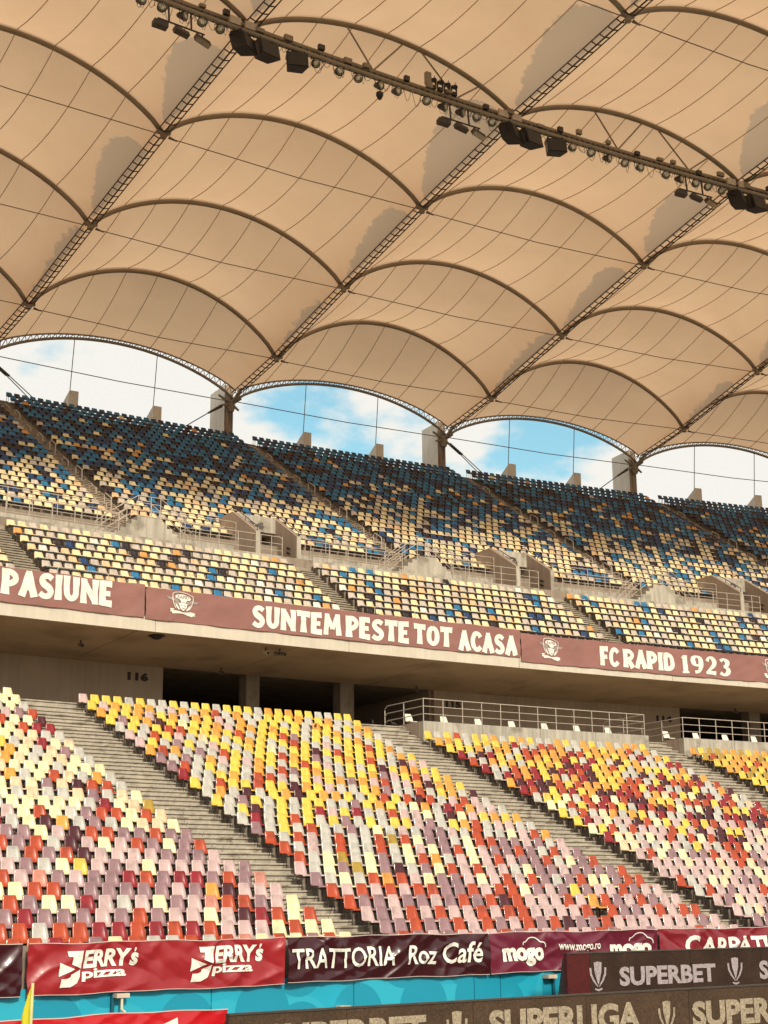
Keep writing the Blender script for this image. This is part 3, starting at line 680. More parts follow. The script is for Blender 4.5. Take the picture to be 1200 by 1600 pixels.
class Banner:
    def __init__(b, name, label, k0, k1, R, zb, zt, mat, amp=.03, seed=0, cat='banner', hem=True, res=.035, ties=1.55, zt2=None, zb2=None):
        b.k0, b.k1, b.R, b.zb, b.zt, b.amp, b.seed = k0, k1, R, zb, zt, amp, seed
        L = (k1-k0)*DL*R; b.L = L; b.dz = ((zb2 or zb)-zb)
        nt_ = max(2, int(L/ties)+1); b.ties = [L*i/(nt_-1) for i in range(nt_)]
        b.cap = max(24, int(L/res)); nv = max(8, int((zt-zb)/res))
        b.th = thing(name, label, cat, PT((k0+k1)/2, R, zb), group=None)
        g = MB(); g.grid(lambda u, v: b.pt(u*L, zb+(zt-zb)*v), b.cap, nv)
        n = len(g.v); off = [b.pt(u*L, zb+(zt-zb)*v, -.012) for v in [j/nv for j in range(nv+1)] for u in [i/b.cap for i in range(b.cap+1)]]
        g.add(off, [tuple(i for i in f[::-1]) for f in [(j*(b.cap+1)+i, j*(b.cap+1)+i+1, (j+1)*(b.cap+1)+i+1, (j+1)*(b.cap+1)+i) for j in range(nv) for i in range(b.cap)]])
        g.build('cloth', mat, b.th, True)
        if hem:
            g = MB(); m = b.cap
            g.tube([b.pt(L*i/m, zt-.008, .004) for i in range(m+1)], .011, 4); g.build('hem', MT['hem'], b.th)
            g = MB(); g.tube([b.pt(L*i/m, zb+.01, .004) for i in range(m+1)], .008, 4); g.build('hem', MT['hem'], b.th)
    def sag(b, s, z):
        f = (z-b.zb)/(b.zt-b.zb)
        return (.012*math.sin(s*1.7+b.seed)+.010*math.sin(s*4.1+b.seed*2))*(1 if f > .5 else .8)
    def pt(b, s, z, out=0):
        d = cloth_disp(s, z, b.seed, b.amp, b.zt, b.zb, b.ties)
        return PT(b.k0+s/(DL*b.R), b.R-abs(b.amp)*.7-d-out, z+b.sag(s, z))
    def put(b, pieces, ka, kb, za, zb_, mat, name='lettering', out=.008, step=.04):
        out += .012
        x0 = (ka-b.k0)*DL*b.R; x1 = (kb-b.k0)*DL*b.R
        bm = clip_shape(pieces, x0, x1, za, zb_)
        xs = np.arange(math.floor(x0/step)*step, x1, step); ys = np.arange(math.floor(za/step)*step, zb_, step)
        dice(bm, xs, ys)
        for v in bm.verts: v.co = b.pt(v.co.x, v.co.y, out)
        me = bpy.data.meshes.new(name); bm.to_mesh(me); bm.free(); me.materials.append(mat)
        return link(name, me, b.th)
def poly(pts, w, h, ox=0, oy=0):
    """polygon in picture-like coordinates (y down) normalised to 0..1"""
    return ([((x-ox)/w, 1-(y-oy)/h) for x, y in pts], [tuple(range(len(pts)))])
def stroke(pts, wd, w, h, ox=0, oy=0, closed=False):
    P = [Vector((x, y)) for x, y in pts]; n = len(P); L_ = []; R_ = []
    for i in range(n):
        a = P[(i-1) % n] if closed or i > 0 else P[i]; c = P[(i+1) % n] if closed or i < n-1 else P[i]
        t = (c-a).normalized(); nn = Vector((-t.y, t.x)); ww = wd[i] if isinstance(wd, (list, tuple)) else wd
        L_.append(P[i]+nn*ww/2); R_.append(P[i]-nn*ww/2)
    V = [((q.x-ox)/w, 1-(q.y-oy)/h) for q in L_+R_]
    F = [(i, (i+1) % n, n+(i+1) % n, n+i) for i in range(n if closed else n-1)]
    return (V, F)

# upper fascia banners
FB = [Banner('fascia_banner', 'faded brown banner reading PASIUNE on the upper stand front', -.9, .3035, 260.82, 12.33, 13.73, MT['fascia_cloth'], .035, 1.0, hem=False, res=.12, ties=5),
      Banner('fascia_banner', 'long faded brown banner reading SUNTEM PESTE TOT ACASA with a crest', .3075, 1.5825, 260.82, 12.33-.02, 13.66, MT['fascia_cloth'], .035, 4.0, hem=False, res=.12, ties=5),
      Banner('fascia_banner', 'faded brown banner reading FC RAPID 1923 between two crests', 1.5855, 3.4, 260.82, 12.1, 13.5, MT['fascia_cloth'], .035, 7.0, hem=False, res=.12, ties=5)]
GLY = {  # heavy flared display capitals: (width, strokes as (points, widths, smooth))
 'P': (.62, [([(.2, 0), (.2, .5), (.2, 1)], [.3, .25, .32], 0), ([(.1, .13), (.5, .11), (.80, .24), (.80, .42), (.5, .56), (.2, .55)], .21, 1)]),
 'A': (.70, [([(.52, 0), (.34, .5), (.14, 1)], [.22, .24, .26], 0), ([(.48, 0), (.66, .5), (.86, 1)], [.22, .25, .27], 0), ([(.3, .68), (.7, .68)], .14, 0)]),
 'S': (.60, [([(.88, .2), (.62, .1), (.34, .13), (.2, .28), (.36, .43), (.66, .55), (.82, .71), (.66, .88), (.36, .9), (.08, .8)], [.2, .2, .2, .22, .25, .25, .22, .2, .2, .2], 1)]),
 'I': (.27, [([(.5, 0), (.5, .5), (.5, 1)], [.27, .22, .27], 0)]),
 'U': (.66, [([(.2, 0), (.2, .4), (.24, .75), (.5, .9), (.76, .75), (.8, .4), (.8, 0)], [.26, .22, .21, .2, .21, .22, .26], 1)]),
 'N': (.72, [([(.17, 0), (.17, .5), (.17, 1)], [.22, .2, .25], 0), ([(.83, 0), (.83, .5), (.83, 1)], [.25, .2, .22], 0), ([(.16, .1), (.84, .9)], .21, 0)]),
 'E': (.56, [([(.22, 0), (.22, .5), (.22, 1)], [.27, .24, .27], 0), ([(.1, .1), (.92, .1)], [.2, .24], 0), ([(.1, .5), (.80, .5)], [.16, .2], 0), ([(.1, .9), (.95, .9)], [.2, .25], 0)]),
 'T': (.66, [([(0, .13), (.5, .11), (1, .13)], [.27, .2, .27], 0), ([(.5, .05), (.5, .5), (.5, 1)], [.24, .23, .30], 0)]),
 'M': (.86, [([(.2, 0), (.12, 1)], [.2, .22], 0), ([(.8, 0), (.88, 1)], [.2, .24], 0), ([(.2, .1), (.5, .72)], [.2, .18], 0), ([(.8, .1), (.5, .72)], [.2, .18], 0)]),
 'O': (.70, [([(.5, .1), (.25, .22), (.18, .5), (.25, .78), (.5, .9), (.75, .78), (.82, .5), (.75, .22), (.5, .1)], [.2, .22, .24, .22, .2, .22, .24, .22, .2], 1)]),
 'C': (.62, [([(.9, .26), (.68, .11), (.38, .13), (.2, .35), (.2, .65), (.38, .87), (.68, .89), (.92, .74)], [.22, .2, .21, .23, .23, .21, .2, .2], 1)]),
 'F': (.54, [([(.22, 0), (.22, .5), (.22, 1)], [.27, .24, .27], 0), ([(.1, .1), (.95, .1)], [.2, .26], 0), ([(.1, .52), (.84, .52)], [.16, .2], 0)]),
 'R': (.68, [([(.2, 0), (.2, .5), (.2, 1)], [.27, .23, .28], 0), ([(.1, .12), (.5, .1), (.78, .22), (.78, .40), (.5, .53), (.2, .53)], .2, 1), ([(.42, .5), (.84, 1)], [.2, .28], 0)]),
 'D': (.66, [([(.2, 0), (.2, .5), (.2, 1)], [.25, .23, .25], 0), ([(.12, .1), (.46, .11), (.80, .3), (.80, .7), (.46, .89), (.12, .9)], [.19, .2, .22, .22, .2, .19], 1)]),
 '1': (.46, [([(.55, .05), (.55, .5), (.55, .95)], .2, 0), ([(.2, .955), (.9, .955)], .09, 0), ([(.16, .2), (.55, .08)], [.07, .12], 0)]),
 '9': (.60, [([(.5, .08), (.24, .16), (.2, .34), (.28, .5), (.5, .56), (.74, .48), (.8, .32), (.74, .15), (.5, .08)], [.1, .17, .2, .17, .1, .17, .2, .17, .1], 1), ([(.8, .3), (.78, .62), (.6, .86), (.28, .92)], [.2, .19, .14, .15], 1)]),
 '2': (.60, [([(.2, .28), (.36, .1), (.64, .1), (.80, .28), (.70, .5), (.4, .72), (.18, .92)], [.17, .12, .15, .2, .17, .12, .12], 1), ([(.12, .9), (.5, .88), (.9, .9)], [.12, .17, .2], 0)]),
 '3': (.60, [([(.2, .2), (.45, .08), (.74, .18), (.72, .38), (.45, .48)], [.16, .11, .19, .17, .1], 1), ([(.45, .48), (.78, .58), (.80, .78), (.5, .92), (.16, .82)], [.1, .18, .2, .12, .17], 1)])}
def smooth_line(pts, wd, n=4):
    if not isinstance(wd, (list, tuple)): wd = [wd]*len(pts)
    P = [Vector((x, y, w)) for (x, y), w in zip(pts, wd)]; out = []
    closed = (P[0]-P[-1]).length < 1e-4
    for i in range(len(P)-1):
        p0 = P[i-1] if i > 0 else (P[-2] if closed else P[0]); p1 = P[i]; p2 = P[i+1]; p3 = P[i+2] if i+2 < len(P) else (P[1] if closed else P[-1])
        for q in range(n):
            t = q/n; out.append(.5*((2*p1)+(p2-p0)*t+(2*p0-5*p1+4*p2-p3)*t*t+(3*p1-p0-3*p2+p3)*t*t*t))
    out.append(P[-1]); return [(p.x, p.y) for p in out], [p.z for p in out]
def display_word(bn, txt, ka, kb, za, zb_, mat):
    gap = .065; tot = sum(GLY[c][0] for c in txt)+gap*(len(txt)-1); x = 0
    for c in txt:
        w, strokes = GLY[c]
        for q, (pts, wd, smo) in enumerate(strokes):
            wd = [q_*1.13 for q_ in wd] if isinstance(wd, (list, tuple)) else wd*1.13
            if smo: pts, wd = smooth_line(pts, wd)
            P = [(px_*w, py) for px_, py in pts]
            a = ka+(kb-ka)*x/tot; b = ka+(kb-ka)*(x+w)/tot
            bn.put([stroke(P, wd, w, 1.0)], a, b, za, zb_, mat, 'letter', .010+.0025*q+random.uniform(0, .001), .2)
        x += w+gap
for bi, txt, ka, kb, za, zb_ in [(0, 'PASIUNE', -.0977, .209, 12.64, 13.67), (1, 'SUNTEM', .635, .928, 12.45, 13.42), (1, 'PESTE', .947, 1.168, 12.45, 13.43),
                                (1, 'TOT', 1.184, 1.324, 12.46, 13.40), (1, 'ACASA', 1.348, 1.568, 12.37, 13.33), (2, 'FC', 1.8995, 1.974, 12.27, 13.24), (2, 'RAPID', 1.992, 2.207, 12.28, 13.22), (2, '1923', 2.231, 2.45, 12.25, 13.24)]:
    display_word(FB[bi], txt, ka, kb, za, zb_, MT['letter'])
def crest(bn, ka, kb, za, zb_):
    W, H, ox, oy = 610, 540, 220, 255
    q = dict(w=W, h=H, ox=ox, oy=oy)
    white = [stroke([(345, 300), (390, 272), (480, 264), (600, 284), (712, 335), (715, 420), (690, 545), (640, 640)], 13, **q), stroke([(345, 300), (345, 420), (362, 540), (400, 630)], 13, **q),
             poly([(385, 365), (420, 325), (520, 310), (640, 345), (675, 395), (660, 430), (605, 440), (585, 488), (500, 485), (468, 430), (400, 395)], **q),
             poly([(448, 515), (500, 492), (560, 500), (606, 512), (600, 600), (540, 680), (482, 640)], **q),
             poly([(383, 490), (440, 580), (472, 655), (440, 655), (400, 580)], **q), poly([(672, 520), (640, 640), (590, 682), (598, 640)], **q),
             poly([(288, 640), (370, 640), (345, 676), (440, 686), (530, 712), (620, 700), (680, 686), (765, 706), (745, 735), (765, 768), (715, 765), (705, 792), (600, 765), (530, 742), (440, 742), (340, 754), (330, 714), (288, 714), (306, 678)], **q)]
    grey = [poly([(225, 368), (340, 385), (432, 420), (466, 482), (440, 565), (385, 470), (280, 432)], **q), poly([(825, 440), (690, 430), (605, 462), (596, 560), (680, 500), (790, 492)], **q),
            poly([(490, 560), (520, 545), (516, 566), (494, 578)], **q), poly([(545, 548), (582, 566), (575, 582), (548, 566)], **q), poly([(505, 612), (575, 616), (540, 640)], **q)]
    bn.put(grey[:2], ka, kb, za, zb_, MT['letter_grey'], 'crest', .010, .16); bn.put(white, ka, kb, za, zb_, MT['letter'], 'crest', .016, .16)
    bn.put(grey[2:], ka, kb, za, zb_, MT['letter_grey'], 'crest', .022, .16)
    f = lambda X: ka+(kb-ka)*(X-ox)/W; gz = lambda Y: zb_-(zb_-za)*(Y-oy)/H
    bn.put([text_mesh('RAPID', .03)], f(428), f(632), gz(408), gz(338), MT['letter_grey'], 'crest', .022, .16)
crest(FB[1], .366, .468, 12.56, 13.60); crest(FB[2], 1.653, 1.748, 12.28, 13.40); crest(FB[2], 2.585, 2.70, 12.24, 13.40)

# lower banners on the front wall
RB = 236.78
LBn = [Banner('perimeter_banner', 'dark maroon vinyl banner with no lettering in view at the left edge', -1.5, -.714, RB, -1.15, -.085, MT['dark_cloth'], .06, 2.2),
       Banner('perimeter_banner', "creased red vinyl banner with two JERRY'S pizza logos", -.7045, -.2475, RB, -1.14, -.08, MT['red_cloth'], .075, 3.1),
       Banner('perimeter_banner', 'shiny dark maroon banner reading TRATTORIA Roz Café', -.2435, .1985, RB, -1.10, -.065, MT['dark_cloth'], .085, 8.4),
       Banner('perimeter_banner', 'purple maroon banner with mogo logos and www.mogo.ro', .2015, .632, RB, -1.09, -.065, MT['purple_cloth'], .075, 5.5),
       Banner('perimeter_banner', 'wine red banner reading CARPATIN at the right edge', .6345, 1.6, RB, -1.09, -.065, MT['wine_cloth'], .075, 6.7)]
def jerry(bn, ka, kb, za, zb_):
    W, H, ox, oy = 812, 400, 218, 155; q = dict(w=W, h=H, ox=ox, oy=oy)
    pieces = [poly([(308, 165), (465, 160), (445, 352), (348, 306), (362, 225), (318, 225)], **q), poly([(228, 290), (380, 358), (218, 440)], **q),
              poly([(436, 366), (432, 440), (402, 508), (335, 548), (230, 556), (244, 464), (300, 460), (332, 442), (338, 416)], **q)]
    bn.put(pieces, ka, kb, za, zb_, MT['letter'], 'logo', .012)
    f = lambda X: ka+(kb-ka)*(X-ox)/W; gz = lambda Y: zb_-(zb_-za)*(Y-oy)/H
    for s, x0, x1, y0, y1, sh in (('ERRY', 468, 960, 352, 160, .12), ('s', 948, 1030, 350, 205, .1), ("'", 985, 1008, 196, 150, .2), ('pizza', 450, 915, 495, 362, .03)):
        bn.put([text_mesh(s, .04 if s != 'pizza' else .03, sh, .97)], f(x0), f(x1), gz(y0), gz(y1), MT['letter'], 'lettering', .014)
jerry(LBn[1], -.6570, -.5215, -.985, -.225); jerry(LBn[1], -.4265, -.2890, -.985, -.205)
for s, ka, kb, za, zb_, bo, sh in (('TRATTORIA', -.2342, -.0165, -.80, -.335, .015, .02), ('Roz', .009, .0755, -.80, -.342, .018, .12), ('Café', .092, .180, -.79, -.27, .018, .12)):
    LBn[2].put([text_mesh(s, bo, sh, 1.02)], ka, kb, za, zb_, MT['letter'], out=.014)
def mogo(bn, ka, kb, za, zb_):
    bn.put([text_mesh('mogo', .05, 0, .98)], ka, kb, za, zb_, MT['letter'], out=.014)
    h = zb_-za; arc = [(380, 130), (385, 95), (420, 85), (450, 60), (490, 30), (560, 20), (630, 30), (680, 60), (705, 85), (760, 95), (800, 125), (812, 170)]
    arc, wd_ = smooth_line(arc, 17)
    bn.put([stroke(arc, wd_, 812, 200, 0, 20)], ka+(kb-ka)*.0, kb+(kb-ka)*.04, zb_-h*.2, zb_+h*.55, MT['letter'], 'logo', .014)
mogo(LBn[3], .2294, .3344, -.94, -.47); mogo(LBn[3], .5000, .6125, -.93, -.44)
LBn[3].put([text_mesh('www.mogo.ro', .02, 0, 1)], .368, .474, -.62, -.40, MT['letter'], out=.014)
LBn[4].put([text_mesh('C', .03)], .7049, .7465, -.86, -.26, MT['letter'], out=.014); LBn[4].put([text_mesh('ARPATINA', .03, 0, .95)], .752, 1.03, -.84, -.31, MT['letter'], out=.014)

# teal hoarding under the banners
th = thing('teal_hoarding', 'teal printed hoarding with pale and dark circles below the red banners', 'hoarding', PT(0, 236.9, GROUND))
edges = [-1.5, -1.1, -.88, -.557, -.38, -.0975, .17, .232, .42, .9, 1.4]
for a, b in zip(edges[:-1], edges[1:]):
    g = MB(); n = 6; g.sweep([(236.86, GROUND), (236.86, -1.0), (236.98, -1.0), (236.98, GROUND)], a+.0007, b-.0007, n)
    o = g.build('hoarding_panel', MT['teal'], th)
    me = o.data; uv = me.uv_layers.new(name='UVMap')
    for lp in me.loops:
        co = me.vertices[lp.vertex_index].co; ang = math.atan2(co.x, co.y+YS); uv.data[lp.index].uv = (ang*236.9, co.z)
for a in (-.557, .36):
    g = MB(); g.sweep([(236.78, GROUND), (236.78, -1.16), (236.86, -1.16), (236.86, GROUND)], a-.004, a+.001, 1); g.build('corner_post', MT['teal_dark'], th)
for n_, (a, z) in enumerate([(-.548, -1.19), (-.127, -1.70), (.253, -1.73), (.345, -1.2)]):
    g = MB(); s_ = .011
    g.sweep([(236.6, z-.06), (236.6, z+.03), (236.84, z+.03), (236.84, z-.06)], a-s_, a+s_, 1)
    o = g.build('wall_bracket', MT['bracket']); tag(o, ["pale bracket under the left JERRY'S pizza logo", 'pale bracket at the bottom of the teal hoarding under TRATTORIA', 'pale bracket at the bottom of the teal hoarding under mogo', 'pale bracket at the left top corner of the SUPERBET board'][n_], 'bracket', 'pale brackets on the teal hoarding')
    if n_ == 0:
        g = MB(); g.tube([PT(a, 236.66, z-.05), PT(a, 236.66, z-.30), PT(a+.006, 236.66, z-.36)], .03, 8); g.build('sprinkler_nozzle', MT['cream_plastic'], o)
        o.children[0].matrix_parent_inverse = Matrix.Identity(4)

# led boards
def board(name, label, k0, k1, R, zb, zt, mats, seams, thick=.12):
    th = thing(name, label, 'advertising board', PT(k0, R, GROUND))
    for a, b, m in seams:
        g = MB(); n = max(1, int((b-a)*12)); g.sweep([(R, zb), (R, zt), (R+thick, zt), (R+thick, zb)], a+.0004, b-.0004, n); g.build('led_panel', m, th)
    g = MB(); g.sweep([(R-.02, zt+.002), (R-.02, zt+.035), (R+thick+.02, zt+.035), (R+thick+.02, zt+.002)], k0, k1, max(1, int((k1-k0)*12))); g.build('top_frame', MT['steel_dark'], th)
    for q in range(int((k1-k0)/.25)+1):
        a = k0+.25*q; g = MB(); g.sweep([(R+thick+.01, GROUND), (R+thick+.01, zt-.1), (R+thick+.10, zt-.1), (R+thick+.5, GROUND)], a+.004, a+.012, 1); g.build('support_leg', MT['steel_dark'], th)
    return th
class Flat:
    def __init__(b, th, R): b.th, b.R = th, R
    def put(b, pieces, ka, kb, za, zb_, mat, name='lettering'):
        bm = clip_shape(pieces, ka*DL*b.R, kb*DL*b.R, za, zb_); dice(bm, np.arange(math.floor(ka*DL*b.R*4)/4, kb*DL*b.R, .25), [])
        for v in bm.verts: v.co = PT(v.co.x/(DL*b.R), b.R-.014, v.co.y)
        me = bpy.data.meshes.new(name); bm.to_mesh(me); bm.free(); me.materials.append(mat); return link(name, me, b.th)
def trophy(q=dict(w=120, h=200, ox=0, oy=0)):
    L1 = [(6, 40), (10, 85), (28, 125), (56, 165)]; L2 = [(114, 40), (110, 85), (92, 125), (64, 165)]
    return [poly([(32, 6), (60, 0), (88, 6), (84, 70), (62, 150), (58, 150), (36, 70)], **q), stroke(L1, [14, 14, 13, 6], **q), stroke(L2, [14, 14, 13, 6], **q),
            stroke([(34, 178), (60, 188), (86, 178)], [10, 14, 10], **q)]
b1 = board('led_board', 'dark led board with the word SUPERBET between trophy emblems', .279, 1.5, 235.0, -1.72, -.60, None,
           [(.279, .335, MT['led_red']), (.335, .595, MT['led1']), (.595, .79, MT['led1']), (.79, 1.03, MT['led1']), (1.03, 1.5, MT['led1'])])
f1 = Flat(b1, 235.0)
f1.put(trophy(), .3329, .3745, -1.55, -.80, MT['led_text'], 'emblem'); f1.put([text_mesh('SUPERBET', .04, 0, 1)], .407, .661, -1.435, -.955, MT['led_text'])
f1.put(trophy(), .6945, .7365, -1.56, -.82, MT['led_text'], 'emblem'); f1.put([text_mesh('SUPERLIGA', .04, 0, 1)], .7835, 1.06, -1.43, -.93, MT['led_text'])
b2 = board('led_board', 'brown led board in front with the words SUPERLIGA and SUPERBET', -.632, 1.4, 230.5, GROUND+.1, -1.275, None,
           [(-.632, -.44, MT['led2']), (-.44, -.21, MT['led2']), (-.21, .02, MT['led2']), (.02, .25, MT['led2']), (.25, .48, MT['led2']), (.48, 1.4, MT['led2'])])
f2 = Flat(b2, 230.5)
f2.put([text_mesh('SUPERBET', .045)], -.575, -.2995, -2.06, -1.46, MT['led_text2']); f2.put(trophy(), -.262, -.222, -2.2, -1.43, MT['led_text2'], 'emblem')
f2.put([text_mesh('SUPERLIGA', .045)], -.1804, .137, -2.04, -1.46, MT['led_text2']); f2.put(trophy(), .1775, .2165, -2.24, -1.48, MT['led_text2'], 'emblem')
f2.put([text_mesh('SUPERBET', .045)], .2562, .56, -2.10, -1.53, MT['led_text2'])
rb = Banner('perimeter_banner', 'bright red vinyl banner on the low board beside the yellow corner flag', -1.4, -.6118, 231.0, GROUND+.05, -1.165, MT['red_cloth2'], .03, 12.0)
rb.put([poly([(0, 40), (100, 0), (104, 100), (10, 100)], 104, 100)], -.725, -.688, -1.7, -1.29, MT['letter'], 'print')

# corner flag
fx = CAMP+pixdir(51, 1600)*1.0; dflag = pixdir(50, 1560)
base = CAMP+dflag*((0-CAMP.z)/dflag.z)
sdist = 24.0; pflag = CAMP+dflag*sdist; base = Vector((pflag.x, pflag.y, 0))
ptop = CAMP+pixdir(50, 1536)*24.0; FH = ptop.z
th = thing('corner_flag', 'yellow corner flag drooping on its pale pole before the red banner', 'flag', base)
g = MB(); g.tube([base, base+Vector((0, 0, FH))], .024, 8); g.build('pole', MT['pole_y'], th)
g = MB(); lx = -rightv.x; ly = -rightv.y
def flagpt(u, v):
    # cloth hanging in folds to the left of the pole
    w = .24*(v**.8)*(1-.45*max(0, v-.55)/.45*1.6); z = FH-.01-.80*v-.10*u*v
    d = .035*math.sin(u*8+v*3)*v
    return (base.x+lx*w*u+(-ly)*d, base.y+ly*w*u+lx*d, z)
g.grid(flagpt, 10, 14); n = len(g.v); g.grid(lambda u, v: tuple(Vector(flagpt(u, v))+fwd*.006), 10, 14, flip=True); g.build('flag_cloth', MT['flag'], th, True)

# wall numbers
class Wall(Flat): pass
fw = Wall(None, 268.0)
def loose_num(txt, ka, kb, za, zb_, R, mat, label):
    fw.R = R; o = fw.put([text_mesh(txt, .07, 0, 1.1)], ka, kb, za, zb_, mat, 'wall_number'); return o
for txt, ka, kb, za, zb_ in (('116', .4738, .5405, 10.86, 11.26), ('115', 1.6005, 1.6607, 10.72, 11.10), ('114', 2.4856, 2.556, 10.72, 11.08)):
    o = loose_num(txt, ka, kb, za, zb_, 268.0, MT['number'], ''); wall = [w for w in bpy.data.objects if w.name.startswith('concourse_wall') and ('116' in w['label']) == (txt == '116') and 'out of' not in w['label']][0]
    o.parent = wall
for k in range(0, 4):
    num = {-1: '236', 0: '234', 1: '232', 2: '230', 3: '228'}[k]
    o = loose_num(num, k+.862, k+.961, 19.33, 19.70, 269.2, MT['number_up'], '')
    v = [w for w in bpy.data.objects if w.name.startswith('vomitory') and w['label'].find(num) > 0][0]
    o.parent = v; o.matrix_parent_inverse = WORLD_PARENTS[v.name]

# cameras and loudspeakers under the soffit
def soffz(R): return 11.85-(R-261.05)*.039
for n_, (k, R, lab, kind) in enumerate([(.72, 261.9, 'white security camera under the stand front below SUNTEM, left one', 0), (.766, 261.9, 'dark twin security camera under the stand front below SUNTEM, right one', 1),
        (.745, 266.9, 'small camera on the soffit between the number 116 and the first pillar', 0), (1.456, 267.2, 'small camera on the soffit left of the number 115', 0), (2.80, 267.0, 'small camera on the soffit right of the number 114', 0), (.215, 264.0, 'tiny camera on the soffit above the number 116', 0)]):
    z = soffz(R)+Z0; p = Vector(PT(k, R, 0)); p.z = z
    th = thing('security_camera', lab, 'camera', p, -k*DL, 'security cameras under the soffit', world=False)
    g = MB(); g.tube([(0, 0, 0), (0, 0, -.16)], .03, 8); g.build('mount', MT['steel_dark'], th)
    for dx in ((0,) if kind == 0 else (-.16, .16)):
        g = MB(); g.tube([(dx, .12, -.18), (dx, -.2, -.26)], .085, 10); g.build('camera_body', MT['cream_plastic'] if kind == 0 and n_ == 0 else MT['steel_brown'], th)
        g = MB(); g.tube([(dx, -.2, -.26), (dx, -.23, -.267)], [.07, .06], 10); g.build('camera_lens', MT['black'], th)
g = MB(); p = PT(.372, 261.75, soffz(261.75)); 
th = thing('dome_speaker', 'black dome in the brown soffit under the banner near the first crest', 'speaker', p, -.372*DL, world=False)
g = MB(); g.tube([(0, 0, .0), (0, 0, -.03), (0, 0, -.12), (0, 0, -.17)], [.30, .29, .2, .08], 16); g.build('dome', MT['black'], th, True)
g = MB(); g.tube([(0, 0, .001), (0, 0, -.025)], [.36, .36], 18); g.build('collar', MT['steel_dark'], th)

# pigeons on the stairs
def pigeon(k, R, z, rz, lab):
    th = thing('pigeon', lab, 'pigeon', PT(k, R, z), rz, 'pigeons on the stairs', world=False)
    g = MB(); g.tube([(-.17, 0, .08), (-.10, 0, .10), (0, 0, .13), (.07, 0, .16), (.10, 0, .21), (.12, 0, .245), (.15, 0, .24), (.175, 0, .232)], [.012, .035, .058, .05, .028, .026, .018, .004], 10)
    for s in (-.025, .025): g.tube([(0, s, .09), (.01, s, 0)], .006, 5)
    g.build('body', MT['pigeon'], th, True)
pigeon(1.005, lowR(0)+.42, FLOOR_C+.01, 1.0, 'dark pigeon standing at the top of the stairs left of the railing')
pigeon(1.075, lowR(0)+.40, FLOOR_C+.01, 2.4, 'dark pigeon at the stair top closest to the railing')
pigeon(1.0-.035, lowR(17)+.0, lowZ(17)-SEATH+.18, .6, 'dark pigeon halfway up the stairs beside lilac seats')
pigeon(.70, lowR(3), lowZ(3)+.0, .8, 'dark pigeon perched on a yellow seat near the top row')

# ------------------------------------------------------------------ rim blocks, columns
def wedge(k, w, R, prof, mat_front, mat_side, name, label, group, cat):
    g = MB(); hw = w/2/(DL*R); m = len(prof)
    vs = [PT(k-hw, r_, z) for r_, z in prof]+[PT(k+hw, r_, z) for r_, z in prof]
    fs = [tuple(range(m-1, -1, -1)), tuple(range(m, 2*m))]+[(i, (i+1) % m, (i+1) % m+m, i+m) for i in range(m)]
    g.add(vs, fs); mi = [1, 1]+[1]*m; mi[2+m-1] = 0; g.mi = mi
    o = g.build(name, [mat_front, mat_side]); tag(o, label, cat, group); return o
MT['pier_shaded'] = material('shaded streaked concrete', (.30, .225, .165, 1), .85, .1, 1.5, .3, streak=.5)  # front faces, colour darkened for the shade under the roof, with streaks
MT['pier_lit'] = material('lit pale concrete', (.70, .64, .54, 1), .85, .06, 1, .3, streak=.1)  # side faces of the same concrete, lightened for the sky light on them
nn = 0
for k in range(-1, 5):
    for f_ in (-.19, .15):
        kk = k+f_
        if not -1 < kk < 4.4: continue
        pos_ = 'left' if f_ < 0 else 'right'
        wedge(kk+.022, .62, 291.5, [(291.5, 29.5), (291.5, 33.3), (294.4, 31.9), (294.4, 29.5)], MT['pier_shaded'], MT['pier_lit'], 'rim_block',
              'concrete block over the top seats, %s %s' % ({'left': 'left one', 'right': 'right one'}[pos_], {-1: 'out of frame', 0: 'of the pair out of frame left', 1: 'between the left edge and first column', 2: 'between first and second columns', 3: 'between second and third columns', 4: 'beyond the third column'}[k]), 'concrete blocks along the rim', 'concrete block')
CW = {-.5: 'out of frame left', .5: 'just out of frame left', 1.5: 'left of the three', 2.5: 'middle of the three', 3.5: 'right of the three', 4.5: 'out of frame right'}
